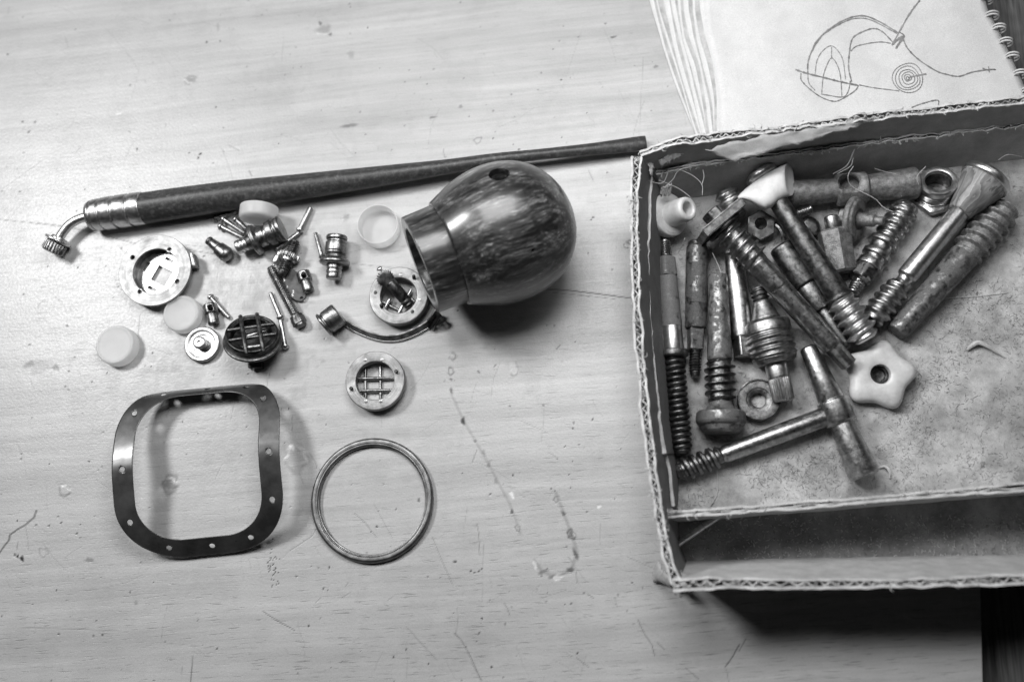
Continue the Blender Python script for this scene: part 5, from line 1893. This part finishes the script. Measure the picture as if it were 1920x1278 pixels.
    lathe("stub_thread", ax, [(0, 3), (1, 12), (4, 18)] + thread(5, 60, 19, 26, 17, "flat", per=14) + [(62, 15)], M["steel"], t, 48, c=0)
    # hex nut plate
    t = box_thing("hex_nut", "dark flat hexagonal nut plate half hidden under the white handle", "nut", 1427, 422)
    a0 = 0.45
    hexp = [(30 * math.cos(a0 + i * PI / 3), 30 * math.sin(a0 + i * PI / 3)) for i in range(6)]
    plate("nut_body", [hexp, circ(0, 3, 11, 32)[::-1]], P(1426, 424, 26), Vector((1, 0, .05)).normalized(), Vector((0, 1, .18)).normalized(), Vector((-.05, -.18, 1)).normalized(), 12, 1.6, M["mottle"], t)
    # middle cylinder with tang
    t = box_thing("tanged_spindle", "stepped steel spindle with a thin tang under the white handled stem", "spindle", 1520, 560)
    ax = Axis((1463, 460, 44), (1590, 655, 30))
    lathe("head", ax, [(0, 5), (0, 19), (3, 23), (8, 24), (86, 25.5), (89, 24), (90, 16)], M["dark"], t, 56)
    lathe("neck", ax, [(88, 14), (90, 20.4), (140, 20.6), (143, 19.6), (143, 10)], M["cast"], t, 52)
    lathe("tang", ax, [(141, 8), (142, 12), (226, 10.5), (230, 9), (231, 2)], M["cast"], t, 40)
    # small threaded rod and round button under it
    t = box_thing("stud_bolt", "small threaded stud peeking out beside the white handled stem", "stud", 1508, 398)
    ax = Axis((1486, 404, 40), (1523, 391, 40))
    lathe("thread", ax, [(0, 6)] + thread(0, 37, 7.5, 9.6, 4.2, "v", per=8) + [(38, 7), (39, 2)], M["steel"], t, 28, c=0)
    t = box_thing("round_button", "dull round metal button half hidden behind the white handled stem", "button", 1514, 428)
    lathe("button_body", Axis(P(1514, 430, ZF + 4), Vector((.2, -.1, 1)), 1.0), [(0, 20), (6, 23), (14, 22), (19, 17), (22, 9), (22.6, 2)], M["mottle"], t, 44)
    # hexagonal tapered fitting
    t = box_thing("hex_fitting", "tapered hexagonal fitting with a short round stem", "fitting", 1566, 470)
    ax = Axis((1558, 405, 44), (1578, 514, 30))
    lathe("stem", ax, [(0, 4), (0, 12), (2, 13.4), (8, 14), (27, 13.4), (28, 10)], M["steel"], t, 40)
    lathe("hex_body", ax, [(25, 14), (26, 24), (30, poly(6, 28, 1.13, .5)), (104, poly(6, 25, 1.13, .5)), (108, 22), (108, 4)], M["rough"], t, 48, c=0, angle=25)
    # T tube
    t = box_thing("cross_tube", "dull rough metal cross tube with a round socket hole along the box's back", "tube", 1600, 360)
    ax = Axis((1460, 366, 42), (1720, 343, 40))
    lathe("left_arm", ax, [(0, 6), (0, 27), (40, 25), (108, 21.5), (112, 18)], M["rough"], t, 56)
    col = lathe("socket_collar", ax, [(106, 16), (108, 27), (110, 30), (162, 30.4), (165, 28), (168, 18)], M["rough"], t, 64)
    lathe("right_arm", ax, [(164, 16), (166, 23.4), (172, 24), (250, 30), (256, 30), (260, 27), (262, 22), (262, 3)], M["rough"], t, 60)
    hc = P(1591, 340, 66)
    d = (hc - Vector((0, 0, H))).normalized()
    d = (d + Vector((0, -.25, 0))).normalized()
    axp = ax.pt(133)
    drill(col, axp - d * 44 + EY * 6, d, 20.5, 58)
    # washer headed bolt
    t = box_thing("washer_bolt", "rough bolt with a thick round washer standing beside the hexagonal fitting", "bolt", 1612, 415)
    n = Vector((0.80, -0.28, 0.52)).normalized()
    ax = Axis(P(1606, 411, 44), n, 1.05)
    lathe("hex_head", ax, [(-30, 4), (-30, 15), (-28, poly(6, 18, 1.12)), (-13, poly(6, 18, 1.12)), (-12, 12)], M["rough"], t, 48, c=0)
    lathe("washer", ax, [(-12, 10), (-12, 38), (-9, 41.5), (-2, 42), (0, 40), (1, 38), (5, 36), (6, 33), (6, 21), (2, 19), (2, 8)], M["rough"], t, 72)
    lathe("stud", ax, [(1, 9), (2, 14), (8, 12.6), (34, 12), (36, 9), (38, 8), (50, 7.6), (52, 3)], M["rough"], t, 36)
    # threaded stem leaning right
    t = box_thing("ringed_stem", "ringed threaded stem with a hexagonal shoulder leaning below the cross tube", "tap stem", 1655, 470)
    ax = Axis((1703, 384, 36), (1598, 548, 34))
    lathe("thread", ax, [(0, 4), (0, 15), (2, 20)] + thread(3, 76, 20.5, 26.5, 14, "flat", per=14) + [(77, 20)], M["steel"], t, 52, c=0)
    lathe("rings", ax, [(75, 18), (76, 21), (81, 21.5), (82, 28.4), (91, 29), (92, 21), (107, 21.5), (108, 26.4), (117, 26.6), (118, 20), (127, 20.5), (128, 24.6), (140, 25), (141, 19)], M["steel"], t, 56)
    lathe("hex_shoulder", ax, [(139, 16), (140, poly(6, 20.5, 1.12, .3)), (166, poly(6, 20, 1.12, .3)), (170, 16)], M["mottle"], t, 48, c=0)
    lathe("thread_tip", ax, [(168, 10)] + thread(169, 194, 10.5, 13, 5.2, "v", per=8) + [(195, 9)], M["steel"], t, 32, c=0)
    # ring nut
    t = box_thing("ring_nut", "hollow round nut with threaded body and hexagonal foot by the wooden plug", "nut", 1754, 372)
    A = P(1752, 371, ZF + 1)
    B = P(1760, 338, 58)
    ax = Axis(A, (B - A), 1.0)
    L = (B - A).length
    lathe("hex_foot", ax, [(0, 20), (0, poly(6, 39, 1.12, .2)), (10, poly(6, 39, 1.12, .2)), (14, 35), (14, 24)], M["steel"], t, 48, c=0)
    lathe("ring_body", ax, [(10, 25), (12, 33), (16, 34)] + thread(17, L - 16, 32, 35.4, 6, "v", per=8) + [(L - 15, 34), (L - 13, 36), (L - 3, 36), (L, 33.5), (L + .6, 29), (L - 1, 25), (L - 4, 24.4), (L - 9, 24.2)], M["bright"], t, 72, c=0, caps=(False, False))
    lathe("bore", ax, [(L - 8, 24.3), (8, 23.6), (6, 3)], M["black"], t, 48, c=0, caps=(False, True))
    # wooden plug on a shaft
    t = box_thing("wood_capped_stem", "bright steel stem with a conical wooden handle and metal rim", "tap stem", 1750, 460)
    ax = Axis((1853, 331, 60), (1632, 602, 34))
    lathe("rim", ax, [(-4, 6), (-3, 38), (0, 45), (4, 48), (10, 48.6), (14, 47), (16, 44), (16, 10)], M["bright"], t, 72)
    lathe("wooden_handle", ax, [(13, 12), (14, 43), (18, 43.5), (84, 23), (88, 21), (88, 12)], M["cone"], t, 64)
    lathe("shaft", ax, [(86, 10), (87, 18), (90, 18.4), (241, 19.4), (243, 18.6), (247, 14), (254, 12.6), (260, 15), (264, 18), (265, 14)], M["bright"], t, 56)
    lathe("thread", ax, [(262, 16)] + thread(262, 346, 19, 25.5, 17, "round", per=14, core2=20, crest2=28) + [(347, 20), (349, 17), (349, 3)], M["steel"], t, 52, c=0)
    # thick bolt at right
    t = box_thing("thick_bolt", "thick grey bolt with coarse worn thread, rightmost in the heap", "bolt", 1790, 510)
    ax = Axis((1889, 388, 38), (1680, 624, 28))
    lathe("thread", ax, [(0, 5), (0, 20), (3, 25)] + thread(4, 124, 25, 33.5, 18.5, "fin", per=18) + [(126, 27)], M["rough"], t, 56, c=0)
    lathe("shank", ax, [(122, 20), (124, 28), (132, 27), (150, 26), (230, 23.5), (300, 21), (312, 20), (315, 17), (315, 3)], M["worn"], t, 52)
    # rod in the narrow front compartment
    t = thing("metal_tube", "thin bright metal rod lying in the box's narrow front compartment", "rod", P(1295, 1003, ZF))
    ax = Axis((1244, 1037, 40), (1352, 964, 18))
    lathe("rod_body", ax, [(0, 2), (0, 6), (44, 6.4), (45, 5.4), (47, 5.4), (48, 6.4), (88, 6.6), (89, 5.6), (91, 5.6), (92, 6.8), (132, 7), (132, 2)], M["bright"], t, 28)
    # splinter on the cardboard
    t = box_thing("wood_splinter", "small bent wood splinter alone on the bare cardboard at right", "splinter", 1850, 655)
    V, Fc, uv = tube_data(smooth_path([P(1813, 656, 10), P(1822, 648, 13), P(1834, 642, 15), P(1850, 648, 15), P(1868, 660, 12), P(1884, 670, 9)], 24), [1 + 4.5 * math.sin(PI * min(1, .08 + i / 24)) * (1 - .5 * i / 24) for i in range(25)], 7)
    mesh("splinter_body", V, Fc, M["chip"], t, 30)
    t = box_thing("paper_flake", "thin pale curl of plastic film beside the lower end of the tap key", "flake", 1655, 885)
    V, Fc, uv = tube_data(smooth_path([P(1648, 876, 9), P(1660, 874, 12), P(1668, 884, 12), P(1668, 896, 9)], 12), [1 + 1.6 * math.sin(PI * i / 12) for i in range(13)], 6)
    mesh("flake_body", V, Fc, M["white"], t, 30)
    t = box_thing("folded_washer", "small bent metal tab between the two long stems", "metal tab", 1468, 440)
    V, Fc, uv = tube_data(smooth_path([P(1452, 420, 30), P(1462, 428, 34), P(1468, 440, 34), P(1470, 450, 30)], 12), 5.5, 8)
    mesh("tab_body", V, Fc, M["mottle"], t, 40)


build_centre()
